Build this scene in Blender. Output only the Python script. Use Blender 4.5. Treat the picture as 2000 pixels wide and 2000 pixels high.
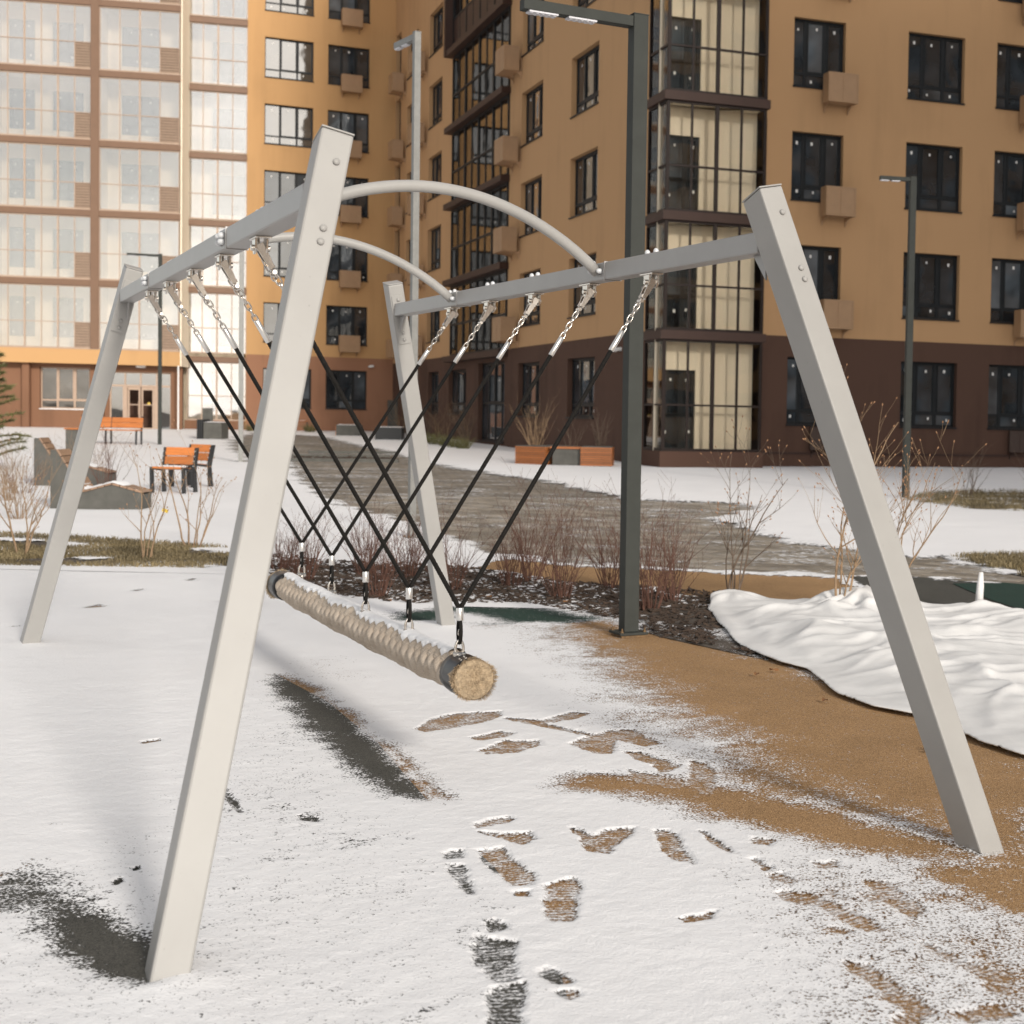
import bpy, bmesh, math, random
import numpy as np
from mathutils import Matrix, Vector

# ------------------------------------------------------------------ reset
for o in list(bpy.data.objects):
    bpy.data.objects.remove(o)
scene = bpy.context.scene
COL = scene.collection
R = math.radians

# ------------------------------------------------------------------ camera
cam_d = bpy.data.cameras.new('camera')
cam_d.sensor_width = 36.0
cam_d.lens = 36.0 * 2955.56 / 2000.0
cam_d.shift_x = -577.05 / 2000.0
cam_d.shift_y = -56.03 / 2000.0
cam_d.dof.use_dof = True
cam_d.dof.focus_distance = 6.9
cam_d.dof.aperture_fstop = 5.0
cam_d.clip_start = 0.05
cam_d.clip_end = 2000
cam = bpy.data.objects.new('camera', cam_d)
COL.objects.link(cam)
cam.matrix_world = (Matrix.Translation((0, 0, 1.5446))
                    @ Matrix.Rotation(math.pi / 2 - 0.04195, 4, 'X')
                    @ Matrix.Rotation(0.02123, 4, 'Z'))
scene.camera = cam

# ------------------------------------------------------------------ sky, sun, exposure
SUN_AZ, SUN_EL = 146.8, 21.0           # clockwise from +Y, degrees
world = bpy.data.worlds.new('World')
scene.world = world
world.use_nodes = True
wn, wl = world.node_tree.nodes, world.node_tree.links
wn.clear()
w_out = wn.new('ShaderNodeOutputWorld')
w_bg = wn.new('ShaderNodeBackground')
w_sky = wn.new('ShaderNodeTexSky')
w_sky.sky_type = 'NISHITA'
w_sky.sun_disc = False
w_sky.sun_elevation = R(SUN_EL)
w_sky.sun_rotation = R(SUN_AZ)
w_sky.air_density = 1.0
w_sky.dust_density = 1.2
w_sky.ozone_density = 1.0
# thin broken high cloud: the blue is veiled everywhere, brighter where the veil thickens
w_bw = wn.new('ShaderNodeRGBToBW')
w_warm = wn.new('ShaderNodeMixRGB'); w_warm.blend_type = 'MULTIPLY'; w_warm.inputs[0].default_value = 1
w_warm.inputs[2].default_value = (1.03, 1.0, 0.965, 1)
w_mix = wn.new('ShaderNodeMixRGB'); w_mix.blend_type = 'MIX'
w_tc = wn.new('ShaderNodeTexCoord')
w_map = wn.new('ShaderNodeMapping'); w_map.inputs['Scale'].default_value = (1, 1, 2.2)
w_no = wn.new('ShaderNodeTexNoise')
w_no.inputs['Scale'].default_value = 2.2; w_no.inputs['Detail'].default_value = 7; w_no.inputs['Roughness'].default_value = .55
w_rp = wn.new('ShaderNodeValToRGB')
w_rp.color_ramp.elements[0].position = .38; w_rp.color_ramp.elements[0].color = (.62, .62, .62, 1)
w_rp.color_ramp.elements[1].position = .66; w_rp.color_ramp.elements[1].color = (1, 1, 1, 1)
w_br = wn.new('ShaderNodeMixRGB'); w_br.blend_type = 'MULTIPLY'; w_br.inputs[0].default_value = 1
w_gain = wn.new('ShaderNodeMapRange')
w_gain.inputs['From Min'].default_value = .62; w_gain.inputs['From Max'].default_value = 1
w_gain.inputs['To Min'].default_value = 1.15; w_gain.inputs['To Max'].default_value = 2.1
wl.new(w_tc.outputs['Generated'], w_map.inputs['Vector'])
wl.new(w_map.outputs[0], w_no.inputs['Vector'])
wl.new(w_no.outputs['Fac'], w_rp.inputs['Fac'])
wl.new(w_sky.outputs[0], w_bw.inputs[0])
w_veil = wn.new('ShaderNodeMixRGB'); w_veil.inputs[0].default_value = .45      # even grey-white haze under the cloud
w_veil.inputs[2].default_value = (3.3, 3.3, 3.3, 1)
wl.new(w_bw.outputs[0], w_veil.inputs[1])
wl.new(w_veil.outputs[0], w_warm.inputs[1])
wl.new(w_rp.outputs[0], w_gain.inputs['Value'])
wl.new(w_warm.outputs[0], w_br.inputs[1])
wl.new(w_gain.outputs[0], w_br.inputs[2])
wl.new(w_rp.outputs[0], w_mix.inputs[0])
wl.new(w_sky.outputs[0], w_mix.inputs[1])
wl.new(w_br.outputs[0], w_mix.inputs[2])
wl.new(w_mix.outputs[0], w_bg.inputs['Color'])
w_bg.inputs['Strength'].default_value = 0.10
wl.new(w_bg.outputs[0], w_out.inputs['Surface'])

sun_d = bpy.data.lights.new('sun', 'SUN')
sun_d.energy = 2.4
sun_d.angle = R(8.0)
sun_d.color = (1.0, 0.93, 0.84)
sun = bpy.data.objects.new('sun', sun_d)
COL.objects.link(sun)
to_sun = Vector((math.sin(R(SUN_AZ)) * math.cos(R(SUN_EL)), math.cos(R(SUN_AZ)) * math.cos(R(SUN_EL)), math.sin(R(SUN_EL))))
sun.rotation_euler = to_sun.to_track_quat('Z', 'Y').to_euler()
sun.location = (20, -30, 40)

scene.view_settings.view_transform = 'Standard'
scene.view_settings.look = 'None'
scene.view_settings.gamma = 1.0
scene.view_settings.use_curve_mapping = False
scene.view_settings.exposure = 0.58
scene.render.engine = 'CYCLES'

# ------------------------------------------------------------------ helpers
def wm(o):
    if o.parent is None:
        return o.matrix_basis.copy()
    return wm(o.parent) @ o.matrix_parent_inverse @ o.matrix_basis

def tag(o, label=None, cat=None, group=None, kind=None):
    if label: o['label'] = label
    if cat: o['category'] = cat
    if group: o['group'] = group
    if kind: o['kind'] = kind
    return o

def empty(name, loc, label, cat, group=None, rz=0):
    o = bpy.data.objects.new(name, None)
    o.empty_display_size = .2
    COL.objects.link(o)
    o.location = loc
    o.rotation_euler = (0, 0, rz)
    return tag(o, label, cat, group)

def link(name, mesh, parent=None, M=None, keep=True):
    """M: world matrix (keep=True) or matrix in the parent's space (keep=False)"""
    o = bpy.data.objects.new(name, mesh)
    COL.objects.link(o)
    if parent is not None:
        o.parent = parent
        if keep:
            o.matrix_parent_inverse = wm(parent).inverted()
    if M is not None:
        o.matrix_basis = M
    return o

def copy_tree(o, parent=None):
    c = o.copy()
    COL.objects.link(c)
    if parent is not None:
        c.parent = parent
        c.matrix_parent_inverse = o.matrix_parent_inverse.copy()
    for ch in [k for k in bpy.data.objects if k.parent == o]:
        copy_tree(ch, c)
    return c

def V(*a):
    return Vector(a)

class MB:
    def __init__(s):
        s.v = []; s.f = []
    def poly(s, pts):
        n = len(s.v); s.v += [tuple(p) for p in pts]; s.f.append(tuple(range(n, n + len(pts))))
    def obox(s, o, a, b, c):
        o, a, b, c = Vector(o), Vector(a), Vector(b), Vector(c)
        if a.cross(b).dot(c) < 0:
            a, b = b, a
        n = len(s.v)
        for k in (0, 1):
            for q in (o, o + a, o + a + b, o + b):
                s.v.append(tuple(q + c * k))
        s.f += [tuple(n + i for i in t) for t in ((3, 2, 1, 0), (4, 5, 6, 7), (0, 1, 5, 4), (1, 2, 6, 5), (2, 3, 7, 6), (3, 0, 4, 7))]
    def box(s, x0, x1, y0, y1, z0, z1):
        s.obox((x0, y0, z0), (x1 - x0, 0, 0), (0, y1 - y0, 0), (0, 0, z1 - z0))
    def tube(s, pts, r, n=8, caps=True, closed=False):
        P = [Vector(p) for p in pts]
        m = len(P)
        rr = r if isinstance(r, (list, tuple)) else [r] * m
        base = len(s.v)
        up = None
        for i in range(m):
            if closed:
                t = P[(i + 1) % m] - P[i - 1]
            else:
                t = P[min(i + 1, m - 1)] - P[max(i - 1, 0)]
            t.normalize()
            if up is None:
                up = Vector((0, 0, 1)) if abs(t.z) < .9 else Vector((1, 0, 0))
            e = up - t * up.dot(t)
            if e.length < 1e-6:
                e = t.orthogonal()
            e.normalize()
            up = e
            g = t.cross(e)
            for k in range(n):
                a = 2 * math.pi * k / n
                s.v.append(tuple(P[i] + (e * math.cos(a) + g * math.sin(a)) * rr[i]))
        lim = m if closed else m - 1
        for i in range(lim):
            a0 = base + i * n; a1 = base + ((i + 1) % m) * n
            for k in range(n):
                s.f.append((a0 + k, a0 + (k + 1) % n, a1 + (k + 1) % n, a1 + k))
        if caps and not closed:
            s.f.append(tuple(base + k for k in reversed(range(n))))
            s.f.append(tuple(base + (m - 1) * n + k for k in range(n)))
    def cyl(s, p0, p1, r, n=12):
        s.tube([p0, p1], r, n)
    def prism(s, pts, d):
        """extrude planar polygon pts by vector d"""
        P = [Vector(p) for p in pts]; d = Vector(d)
        nrm = Vector((0, 0, 0))
        for i in range(len(P)):
            nrm += P[i].cross(P[(i + 1) % len(P)])
        if nrm.dot(d) > 0:
            P.reverse()
        n = len(s.v); m = len(P)
        s.v += [tuple(p) for p in P] + [tuple(p + d) for p in P]
        s.f.append(tuple(range(n, n + m)))
        s.f.append(tuple(range(n + 2 * m - 1, n + m - 1, -1)))
        for i in range(m):
            j = (i + 1) % m
            s.f.append((n + j, n + i, n + m + i, n + m + j))
    def lathe(s, o, axis, prof, n=12):
        """prof: list of (radius, height along axis)"""
        o = Vector(o); ax = Vector(axis).normalized()
        e = ax.orthogonal().normalized(); g = ax.cross(e)
        base = len(s.v)
        for (r, h) in prof:
            for k in range(n):
                a = 2 * math.pi * k / n
                s.v.append(tuple(o + ax * h + (e * math.cos(a) + g * math.sin(a)) * r))
        for i in range(len(prof) - 1):
            for k in range(n):
                a0 = base + i * n; a1 = a0 + n
                s.f.append((a0 + k, a0 + (k + 1) % n, a1 + (k + 1) % n, a1 + k))
        s.f.append(tuple(base + k for k in reversed(range(n))))
        s.f.append(tuple(base + (len(prof) - 1) * n + k for k in range(n)))
    def mesh(s, name, mat, smooth=False):
        me = bpy.data.meshes.new(name)
        me.from_pydata(s.v, [], s.f)
        if mat is not None:
            me.materials.append(mat)
        if smooth:
            me.polygons.foreach_set('use_smooth', [True] * len(me.polygons))
        me.update()
        return me
    def build(s, name, mat, parent=None, smooth=False, M=None, keep=True, bevel=0, smooth_angle=None):
        o = link(name, s.mesh(name, mat, smooth or bool(smooth_angle)), parent, M, keep)
        if bevel:
            b = o.modifiers.new('bevel', 'BEVEL'); b.width = bevel; b.segments = 2; b.limit_method = 'ANGLE'
        return o

# ------------------------------------------------------------------ materials
MATS = {}
def nmat(name):
    m = bpy.data.materials.new(name); m.use_nodes = True
    nt = m.node_tree; nt.nodes.clear()
    out = nt.nodes.new('ShaderNodeOutputMaterial')
    b = nt.nodes.new('ShaderNodeBsdfPrincipled')
    nt.links.new(b.outputs[0], out.inputs['Surface'])
    MATS[name] = m
    return m, nt, b, out

def node(nt, typ, **kw):
    n = nt.nodes.new(typ)
    for k, v in kw.items():
        if k in n.inputs:
            n.inputs[k].default_value = v
        else:
            setattr(n, k, v)
    return n

def coords(nt, kind='Object', scale=None):
    tc = nt.nodes.new('ShaderNodeTexCoord')
    if scale is None:
        return tc.outputs[kind]
    mp = nt.nodes.new('ShaderNodeMapping')
    mp.inputs['Scale'].default_value = scale
    nt.links.new(tc.outputs[kind], mp.inputs['Vector'])
    return mp.outputs[0]

def ramp(nt, fac, stops):
    r = nt.nodes.new('ShaderNodeValToRGB')
    el = r.color_ramp.elements
    while len(el) < len(stops):
        el.new(.5)
    for e, (p, c) in zip(el, stops):
        e.position = p
        e.color = (c[0], c[1], c[2], 1) if isinstance(c, (tuple, list)) else (c, c, c, 1)
    nt.links.new(fac, r.inputs['Fac'])
    return r.outputs[0]

def noise(nt, vec, scale, detail=3, rough=.5, dist=0):
    n = nt.nodes.new('ShaderNodeTexNoise')
    n.inputs['Scale'].default_value = scale; n.inputs['Detail'].default_value = detail
    n.inputs['Roughness'].default_value = rough; n.inputs['Distortion'].default_value = dist
    nt.links.new(vec, n.inputs['Vector'])
    return n.outputs['Fac']

def bump(nt, b, h, strength=.3, dist=.01):
    bp = nt.nodes.new('ShaderNodeBump')
    bp.inputs['Strength'].default_value = strength; bp.inputs['Distance'].default_value = dist
    nt.links.new(h, bp.inputs['Height'])
    nt.links.new(bp.outputs[0], b.inputs['Normal'])

def simple(name, c, rough=.6, metal=0, var=.12, scale=6, bs=0, bscale=60, bdist=.004, spec=.5, kind='Object', stretch=None, var2=None):
    """colour with two-scale mottling and optional fine relief"""
    m, nt, b, out = nmat(name)
    v = coords(nt, kind, stretch)
    f = noise(nt, v, scale, 5, .6)
    lo = tuple(x * (1 - var) for x in c); hi = tuple(min(1, x * (1 + var)) for x in c)
    nt.links.new(ramp(nt, f, [(.28, lo), (.72, hi)]), b.inputs['Base Color'])
    b.inputs['Roughness'].default_value = rough
    b.inputs['Metallic'].default_value = metal
    b.inputs['Specular IOR Level'].default_value = spec
    if bs:
        bump(nt, b, noise(nt, v, bscale, 4, .6), bs, bdist)
    return m

def wood(name, c, var=.3):
    m, nt, b, out = nmat(name)
    v = coords(nt, 'Object', (1.5, 18, 18))
    f = noise(nt, v, 3, 5, .6, .6)
    oi = nt.nodes.new('ShaderNodeObjectInfo')
    mx = node(nt, 'ShaderNodeMath', operation='MULTIPLY_ADD'); mx.inputs[1].default_value = .35; mx.inputs[2].default_value = -.17
    nt.links.new(oi.outputs['Random'], mx.inputs[0])
    ad = node(nt, 'ShaderNodeMath', operation='ADD'); nt.links.new(f, ad.inputs[0]); nt.links.new(mx.outputs[0], ad.inputs[1])
    nt.links.new(ramp(nt, ad.outputs[0], [(.2, tuple(x * (1 - var) for x in c)), (.8, tuple(x * (1 + var) for x in c))]), b.inputs['Base Color'])
    b.inputs['Roughness'].default_value = .5
    bump(nt, b, f, .2, .003)
    return m

def render_mat(name, c, var=.06):
    """sprayed plaster: broad soft blotches, faint streaks, sandy relief"""
    m, nt, b, out = nmat(name)
    v = coords(nt, 'Object')
    f1 = noise(nt, v, .35, 4, .55)
    f2 = noise(nt, coords(nt, 'Object', (1.2, 1.2, .12)), 1.3, 4, .6)
    ad = node(nt, 'ShaderNodeMath', operation='ADD'); nt.links.new(f1, ad.inputs[0]); nt.links.new(f2, ad.inputs[1])
    nt.links.new(ramp(nt, ad.outputs[0], [(.7, tuple(x * (1 - var) for x in c)), (1.3, tuple(x * (1 + var) for x in c))]), b.inputs['Base Color'])
    b.inputs['Roughness'].default_value = .9
    b.inputs['Specular IOR Level'].default_value = .2
    bump(nt, b, noise(nt, v, 30, 4, .7), .25, .01)
    return m

def glass(name, tint, refl, rough=.02, clear=.9, wav=.06):
    """thin pane: mostly see-through, a share mirrored, slightly wavy as float glass is"""
    m, nt, b, out = nmat(name)
    nt.nodes.remove(b)
    g = node(nt, 'ShaderNodeBsdfGlossy'); g.inputs['Roughness'].default_value = rough
    t = node(nt, 'ShaderNodeBsdfTransparent'); t.inputs['Color'].default_value = (*tint, 1)
    fr = node(nt, 'ShaderNodeFresnel'); fr.inputs['IOR'].default_value = 1.5
    mm = node(nt, 'ShaderNodeMath', operation='MULTIPLY_ADD'); mm.inputs[1].default_value = 1.1; mm.inputs[2].default_value = refl; mm.use_clamp = True
    nt.links.new(fr.outputs[0], mm.inputs[0])
    mx = nt.nodes.new('ShaderNodeMixShader')
    nt.links.new(mm.outputs[0], mx.inputs[0]); nt.links.new(t.outputs[0], mx.inputs[1]); nt.links.new(g.outputs[0], mx.inputs[2])
    nt.links.new(mx.outputs[0], out.inputs['Surface'])
    bp = nt.nodes.new('ShaderNodeBump'); bp.inputs['Strength'].default_value = wav; bp.inputs['Distance'].default_value = .05
    oi = nt.nodes.new('ShaderNodeObjectInfo')
    va = node(nt, 'ShaderNodeVectorMath', operation='ADD')
    vs = node(nt, 'ShaderNodeVectorMath', operation='SCALE'); vs.inputs['Scale'].default_value = 40
    cx = node(nt, 'ShaderNodeCombineXYZ'); nt.links.new(oi.outputs['Random'], cx.inputs[0]); nt.links.new(oi.outputs['Random'], cx.inputs[2])
    nt.links.new(cx.outputs[0], vs.inputs[0])
    nt.links.new(coords(nt, 'Object'), va.inputs[0]); nt.links.new(vs.outputs[0], va.inputs[1])
    nt.links.new(noise(nt, va.outputs[0], 1.3, 1, .4), bp.inputs['Height'])
    nt.links.new(bp.outputs[0], g.inputs['Normal'])
    return m

def dark_pane(name, c, refl):
    """pane with an unlit room behind it"""
    m, nt, b, out = nmat(name)
    oi = nt.nodes.new('ShaderNodeObjectInfo')
    va = node(nt, 'ShaderNodeVectorMath', operation='ADD')
    cx = node(nt, 'ShaderNodeCombineXYZ')
    ml = node(nt, 'ShaderNodeMath', operation='MULTIPLY'); ml.inputs[1].default_value = 37
    nt.links.new(oi.outputs['Random'], ml.inputs[0])
    nt.links.new(ml.outputs[0], cx.inputs[0]); nt.links.new(ml.outputs[0], cx.inputs[2])
    nt.links.new(coords(nt, 'Object'), va.inputs[0]); nt.links.new(cx.outputs[0], va.inputs[1])
    f = noise(nt, va.outputs[0], 1.0, 2, .5)
    nt.links.new(ramp(nt, f, [(.35, tuple(x * .45 for x in c)), (.7, tuple(x * 1.7 for x in c))]), b.inputs['Base Color'])
    b.inputs['Roughness'].default_value = .03
    b.inputs['IOR'].default_value = refl
    bump(nt, b, noise(nt, va.outputs[0], 1.4, 1, .4), .08, .05)
    return m

def paint_mat():
    """powder-coated steel: faint orange peel, a few scuffs and dust spots"""
    m, nt, b, out = nmat('white_paint')
    v = coords(nt, 'Object')
    c1 = ramp(nt, noise(nt, v, 2.2, 5, .6), [(.3, (.295, .289, .277)), (.7, (.335, .329, .316))])
    sc = ramp(nt, noise(nt, coords(nt, 'Object', (6, 6, 1.4)), 7, 6, .75, 1.5), [(.66, 1.0), (.74, .80)])
    sp = ramp(nt, noise(nt, v, 55, 3, .6), [(.70, 1.0), (.76, .70)])
    a = node(nt, 'ShaderNodeMixRGB', blend_type='MULTIPLY'); a.inputs[0].default_value = .5
    d = node(nt, 'ShaderNodeMixRGB', blend_type='MULTIPLY'); d.inputs[0].default_value = .6
    nt.links.new(c1, a.inputs[1]); nt.links.new(sc, a.inputs[2]); nt.links.new(a.outputs[0], d.inputs[1]); nt.links.new(sp, d.inputs[2])
    nt.links.new(d.outputs[0], b.inputs['Base Color'])
    b.inputs['Roughness'].default_value = .40; b.inputs['Specular IOR Level'].default_value = .22
    bump(nt, b, noise(nt, v, 160, 2, .5), .04, .002)
    return m
M_ = dict(
    white_paint=paint_mat(),
    silver_paint=simple('silver_paint', (.30, .292, .285), .38, metal=.3, var=.05, scale=5),
    cap_plastic=simple('cap_plastic', (.55, .565, .58), .3, var=.03),
    steel=simple('steel', (.62, .58, .53), .22, metal=1, var=.12, scale=30),
    alu=simple('alu', (.70, .69, .67), .32, metal=.9, var=.06, scale=25),
    black_rope=simple('black_rope', (.011, .010, .009), .65, spec=.12, var=.3, scale=60, bs=.3, bscale=400, bdist=.001),
    rubber_black=simple('rubber_black', (.012, .012, .013), .3, spec=.3, var=.2, scale=12),
    fringe=simple('fringe', (.47, .365, .245), .8, var=.3, scale=60),
    fringe_dark=simple('fringe_dark', (.34, .26, .17), .9, var=.4, scale=50, bs=.8, bscale=120, bdist=.01),
    lamp_dark=simple('lamp_dark', (.042, .045, .041), .6, spec=.12, var=.08, scale=9, bs=.04, bscale=90),
    galv=simple('galv', (.20, .20, .19), .5, metal=.3, var=.12, scale=14),
    led=simple('led', (.62, .62, .66), .15, var=.15, scale=80),
    rust_steel=simple('rust_steel', (.16, .10, .05), .6, metal=.5, var=.4, scale=30, bs=.3, bscale=80),
    orange=render_mat('orange_render', (.43, .262, .136)),
    orange_lit=render_mat('orange_lit_render', (.47, .28, .13)),  # same ochre paint as orange, extra light put into the colour
    cream=render_mat('cream_render', (.82, .72, .57), .04),
    brown=render_mat('brown_render', (.078, .044, .032), .14),
    brown_lit=render_mat('brown_lit_render', (.19, .10, .06), .10),  # copy of brown, lightened for the sunlit block
    brown_lit_b=render_mat('brown_lit_b_render', (.27, .14, .085), .10),  # lightened further on wall B, standing in for sun on it
    band=simple('band_metal', (.17, .095, .055), .5, var=.07, scale=3),
    band_dark=simple('band_dark_metal', (.045, .023, .017), .55, spec=.25, var=.1, scale=3),
    frame_dark=simple('frame_dark', (.012, .014, .016), .5, spec=.2, var=.15),
    frame_brown=simple('frame_brown', (.018, .010, .008), .5, spec=.2, var=.15),
    frame_light=simple('frame_light', (.40, .29, .215), .42, var=.08),
    basket=simple('basket', (.36, .222, .122), .6, var=.06, scale=5, bs=.5, bscale=45, bdist=.01),
    basket_brown=simple('basket_brown', (.05, .028, .02), .6, var=.1, scale=5),
    louver=simple('louver', (.27, .19, .135), .5, var=.1),
    sticker=simple('sticker', (.75, .74, .72), .6, var=.03),
    pane_dark=dark_pane('pane_dark', (.028, .034, .040), 1.8),  # bluish base colour stands in for sky reflections
    pane_blue=dark_pane('pane_blue', (.075, .088, .10), 1.9),
    pane_bright=dark_pane('pane_bright', (.05, .045, .038), 2.3),
    glass_bay=glass('glass_bay', (.985, .98, .96), .02, wav=.05),
    glass_lit=glass('glass_lit', (.97, .95, .92), .31, wav=.05),
    glass_door=glass('glass_door', (.7, .72, .72), .30, wav=.05),
    ceiling=simple('loggia_soffit', (.75, .68, .57), .9, var=.05),
    wood_orange=wood('wood_orange', (.46, .15, .035)),
    wood_red=wood('wood_red', (.34, .115, .032)),
    wood_pale=wood('wood_pale', (.27, .17, .11)),
    conc_dark=simple('concrete_dark', (.085, .083, .074), .85, var=.22, scale=5, bs=.3, bscale=60),
    steel_black=simple('steel_black', (.018, .019, .02), .45, var=.15),
    twig_red=simple('twig_red', (.105, .048, .032), .8, var=.35, scale=9),
    twig_tan=simple('twig_tan', (.26, .172, .10), .8, var=.3, scale=9),
    twig_dark=simple('twig_dark', (.12, .085, .06), .8, var=.3, scale=9),
    bud=simple('bud', (.30, .16, .08), .7, var=.3),
    needle=simple('needle', (.13, .125, .045), .6, var=.35, scale=3),
    chip=simple('bark_chip', (.045, .028, .018), .85, var=.6, scale=7),
    blade=simple('grass_blade', (.185, .145, .075), .7, var=.6, scale=1.6),
    leaf=simple('dead_leaf', (.22, .10, .035), .7, var=.3),
    soil=simple('soil', (.07, .055, .042), .95, var=.3, scale=4, bs=.5, bscale=30),
    white_fix=simple('white_fixture', (.75, .75, .74), .4, var=.03),
    dark_fix=simple('dark_fixture', (.02, .02, .022), .3, var=.1),
)

# ------------------------------------------------------------------ ground: height, noise, polygons
def zg(y):
    return max(0.0, .0093 * (y - 12.0))
def zga(y):
    return np.maximum(0.0, .0093 * (y - 12.0))

def vnoise(x, y, cell, seed):
    rs = np.random.RandomState(seed)
    T = rs.rand(256, 256)
    gx = x / cell; gy = y / cell
    ix = np.floor(gx).astype(int); iy = np.floor(gy).astype(int)
    fx = gx - ix; fy = gy - iy
    fx = fx * fx * (3 - 2 * fx); fy = fy * fy * (3 - 2 * fy)
    a = T[ix & 255, iy & 255]; b = T[(ix + 1) & 255, iy & 255]
    c = T[ix & 255, (iy + 1) & 255]; d = T[(ix + 1) & 255, (iy + 1) & 255]
    return (a * (1 - fx) + b * fx) * (1 - fy) + (c * (1 - fx) + d * fx) * fy
def fbm(x, y, cell, seed, n=3):
    s = 0; a = .5; t = 0
    for k in range(n):
        s = s + a * vnoise(x, y, cell / 2 ** k, seed + k); t += a; a *= .5
    return s / t
def sstep(t):
    t = np.clip(t, 0, 1); return t * t * (3 - 2 * t)
def sdist(X, Y, poly):
    """signed distance to a polygon, negative inside"""
    d2 = np.full(X.shape, 1e9); ins = np.zeros(X.shape, bool)
    n = len(poly)
    for i in range(n):
        x0, y0 = poly[i]; x1, y1 = poly[(i + 1) % n]
        ex, ey = x1 - x0, y1 - y0
        t = np.clip(((X - x0) * ex + (Y - y0) * ey) / (ex * ex + ey * ey + 1e-12), 0, 1)
        d2 = np.minimum(d2, (X - x0 - t * ex) ** 2 + (Y - y0 - t * ey) ** 2)
        if y0 != y1:
            ins ^= ((y0 > Y) != (y1 > Y)) & (X < (x1 - x0) * (Y - y0) / (y1 - y0) + x0)
    d = np.sqrt(d2)
    return np.where(ins, -d, d)
def inside(x, y, poly):
    r = False; n = len(poly)
    for i in range(n):
        x0, y0 = poly[i]; x1, y1 = poly[i - 1]
        if (y0 > y) != (y1 > y) and x < (x1 - x0) * (y - y0) / (y1 - y0) + x0:
            r = not r
    return r
def local(X, Y, poly, pad, fn):
    """run fn(sd, mask) only near the polygon"""
    p = np.array(poly)
    m = (X > p[:, 0].min() - pad) & (X < p[:, 0].max() + pad) & (Y > p[:, 1].min() - pad) & (Y < p[:, 1].max() + pad)
    if m.any():
        fn(sdist(X[m], Y[m], poly), m)

# ------------------------------------------------------------------ ground materials
def snow_mat(name, grain, clump, tread, c=(.84, .84, .85)):
    m, nt, b, out = nmat(name)
    v = coords(nt, 'Object')
    at = node(nt, 'ShaderNodeAttribute', attribute_name='cov')
    ft = node(nt, 'ShaderNodeAttribute', attribute_name='foot')
    n1 = noise(nt, v, grain, 3, .6); n2 = noise(nt, v, clump, 4, .6)
    mx = node(nt, 'ShaderNodeMixRGB'); mx.inputs[0].default_value = .28
    nt.links.new(n1, mx.inputs[1]); nt.links.new(n2, mx.inputs[2])
    thr = node(nt, 'ShaderNodeMapRange'); thr.inputs['From Min'].default_value = .34; thr.inputs['From Max'].default_value = .66
    thr.inputs['To Min'].default_value = .06; thr.inputs['To Max'].default_value = .9
    nt.links.new(mx.outputs[0], thr.inputs['Value'])
    # ridges left by boot treads
    tu = node(nt, 'ShaderNodeAttribute', attribute_name='sole')
    ph = node(nt, 'ShaderNodeMath', operation='MULTIPLY_ADD'); ph.inputs[1].default_value = 2 * math.pi / tread
    nt.links.new(tu.outputs['Fac'], ph.inputs[0])
    pn = node(nt, 'ShaderNodeMath', operation='MULTIPLY'); pn.inputs[1].default_value = 9; nt.links.new(noise(nt, v, 9, 2, .5), pn.inputs[0]); nt.links.new(pn.outputs[0], ph.inputs[2])
    sn = node(nt, 'ShaderNodeMath', operation='SINE'); nt.links.new(ph.outputs[0], sn.inputs[0])
    wv = node(nt, 'ShaderNodeMath', operation='MULTIPLY_ADD'); wv.inputs[1].default_value = .5; wv.inputs[2].default_value = .5; nt.links.new(sn.outputs[0], wv.inputs[0])
    wm_ = node(nt, 'ShaderNodeMath', operation='MULTIPLY'); nt.links.new(wv.outputs[0], wm_.inputs[0]); nt.links.new(ft.outputs['Fac'], wm_.inputs[1])
    wk = node(nt, 'ShaderNodeMath', operation='MULTIPLY_ADD'); wk.inputs[1].default_value = .24
    nt.links.new(wm_.outputs[0], wk.inputs[0]); nt.links.new(at.outputs['Fac'], wk.inputs[2])
    df = node(nt, 'ShaderNodeMath', operation='SUBTRACT'); nt.links.new(wk.outputs[0], df.inputs[0]); nt.links.new(thr.outputs[0], df.inputs[1])
    al = node(nt, 'ShaderNodeMapRange'); al.inputs['From Min'].default_value = -.07; al.inputs['From Max'].default_value = .10
    nt.links.new(df.outputs[0], al.inputs['Value'])
    for sock, k0, k1 in (('From Min', -.22, -.07), ('From Max', .26, .10)):      # pressed prints are thin and milky
        e = node(nt, 'ShaderNodeMath', operation='MULTIPLY_ADD'); e.inputs[1].default_value = k0; e.inputs[2].default_value = k1
        nt.links.new(ft.outputs['Fac'], e.inputs[0]); nt.links.new(e.outputs[0], al.inputs[sock])
    tr = nt.nodes.new('ShaderNodeBsdfTransparent')
    ms = nt.nodes.new('ShaderNodeMixShader')
    nt.links.new(al.outputs[0], ms.inputs[0]); nt.links.new(tr.outputs[0], ms.inputs[1]); nt.links.new(b.outputs[0], ms.inputs[2])
    nt.links.new(ms.outputs[0], out.inputs['Surface'])
    n3 = noise(nt, v, .8, 4, .6)
    nt.links.new(ramp(nt, n3, [(.3, tuple(x * .955 for x in c)), (.7, c)]), b.inputs['Base Color'])
    b.inputs['Roughness'].default_value = .75
    b.inputs['Specular IOR Level'].default_value = .35
    hh = node(nt, 'ShaderNodeMath', operation='ADD'); nt.links.new(n1, hh.inputs[0]); nt.links.new(n2, hh.inputs[1])
    h2 = node(nt, 'ShaderNodeMath', operation='MULTIPLY_ADD'); h2.inputs[1].default_value = .6
    nt.links.new(wm_.outputs[0], h2.inputs[0]); nt.links.new(hh.outputs[0], h2.inputs[2])
    bump(nt, b, h2.outputs[0], .5, .006)
    return m

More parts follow.
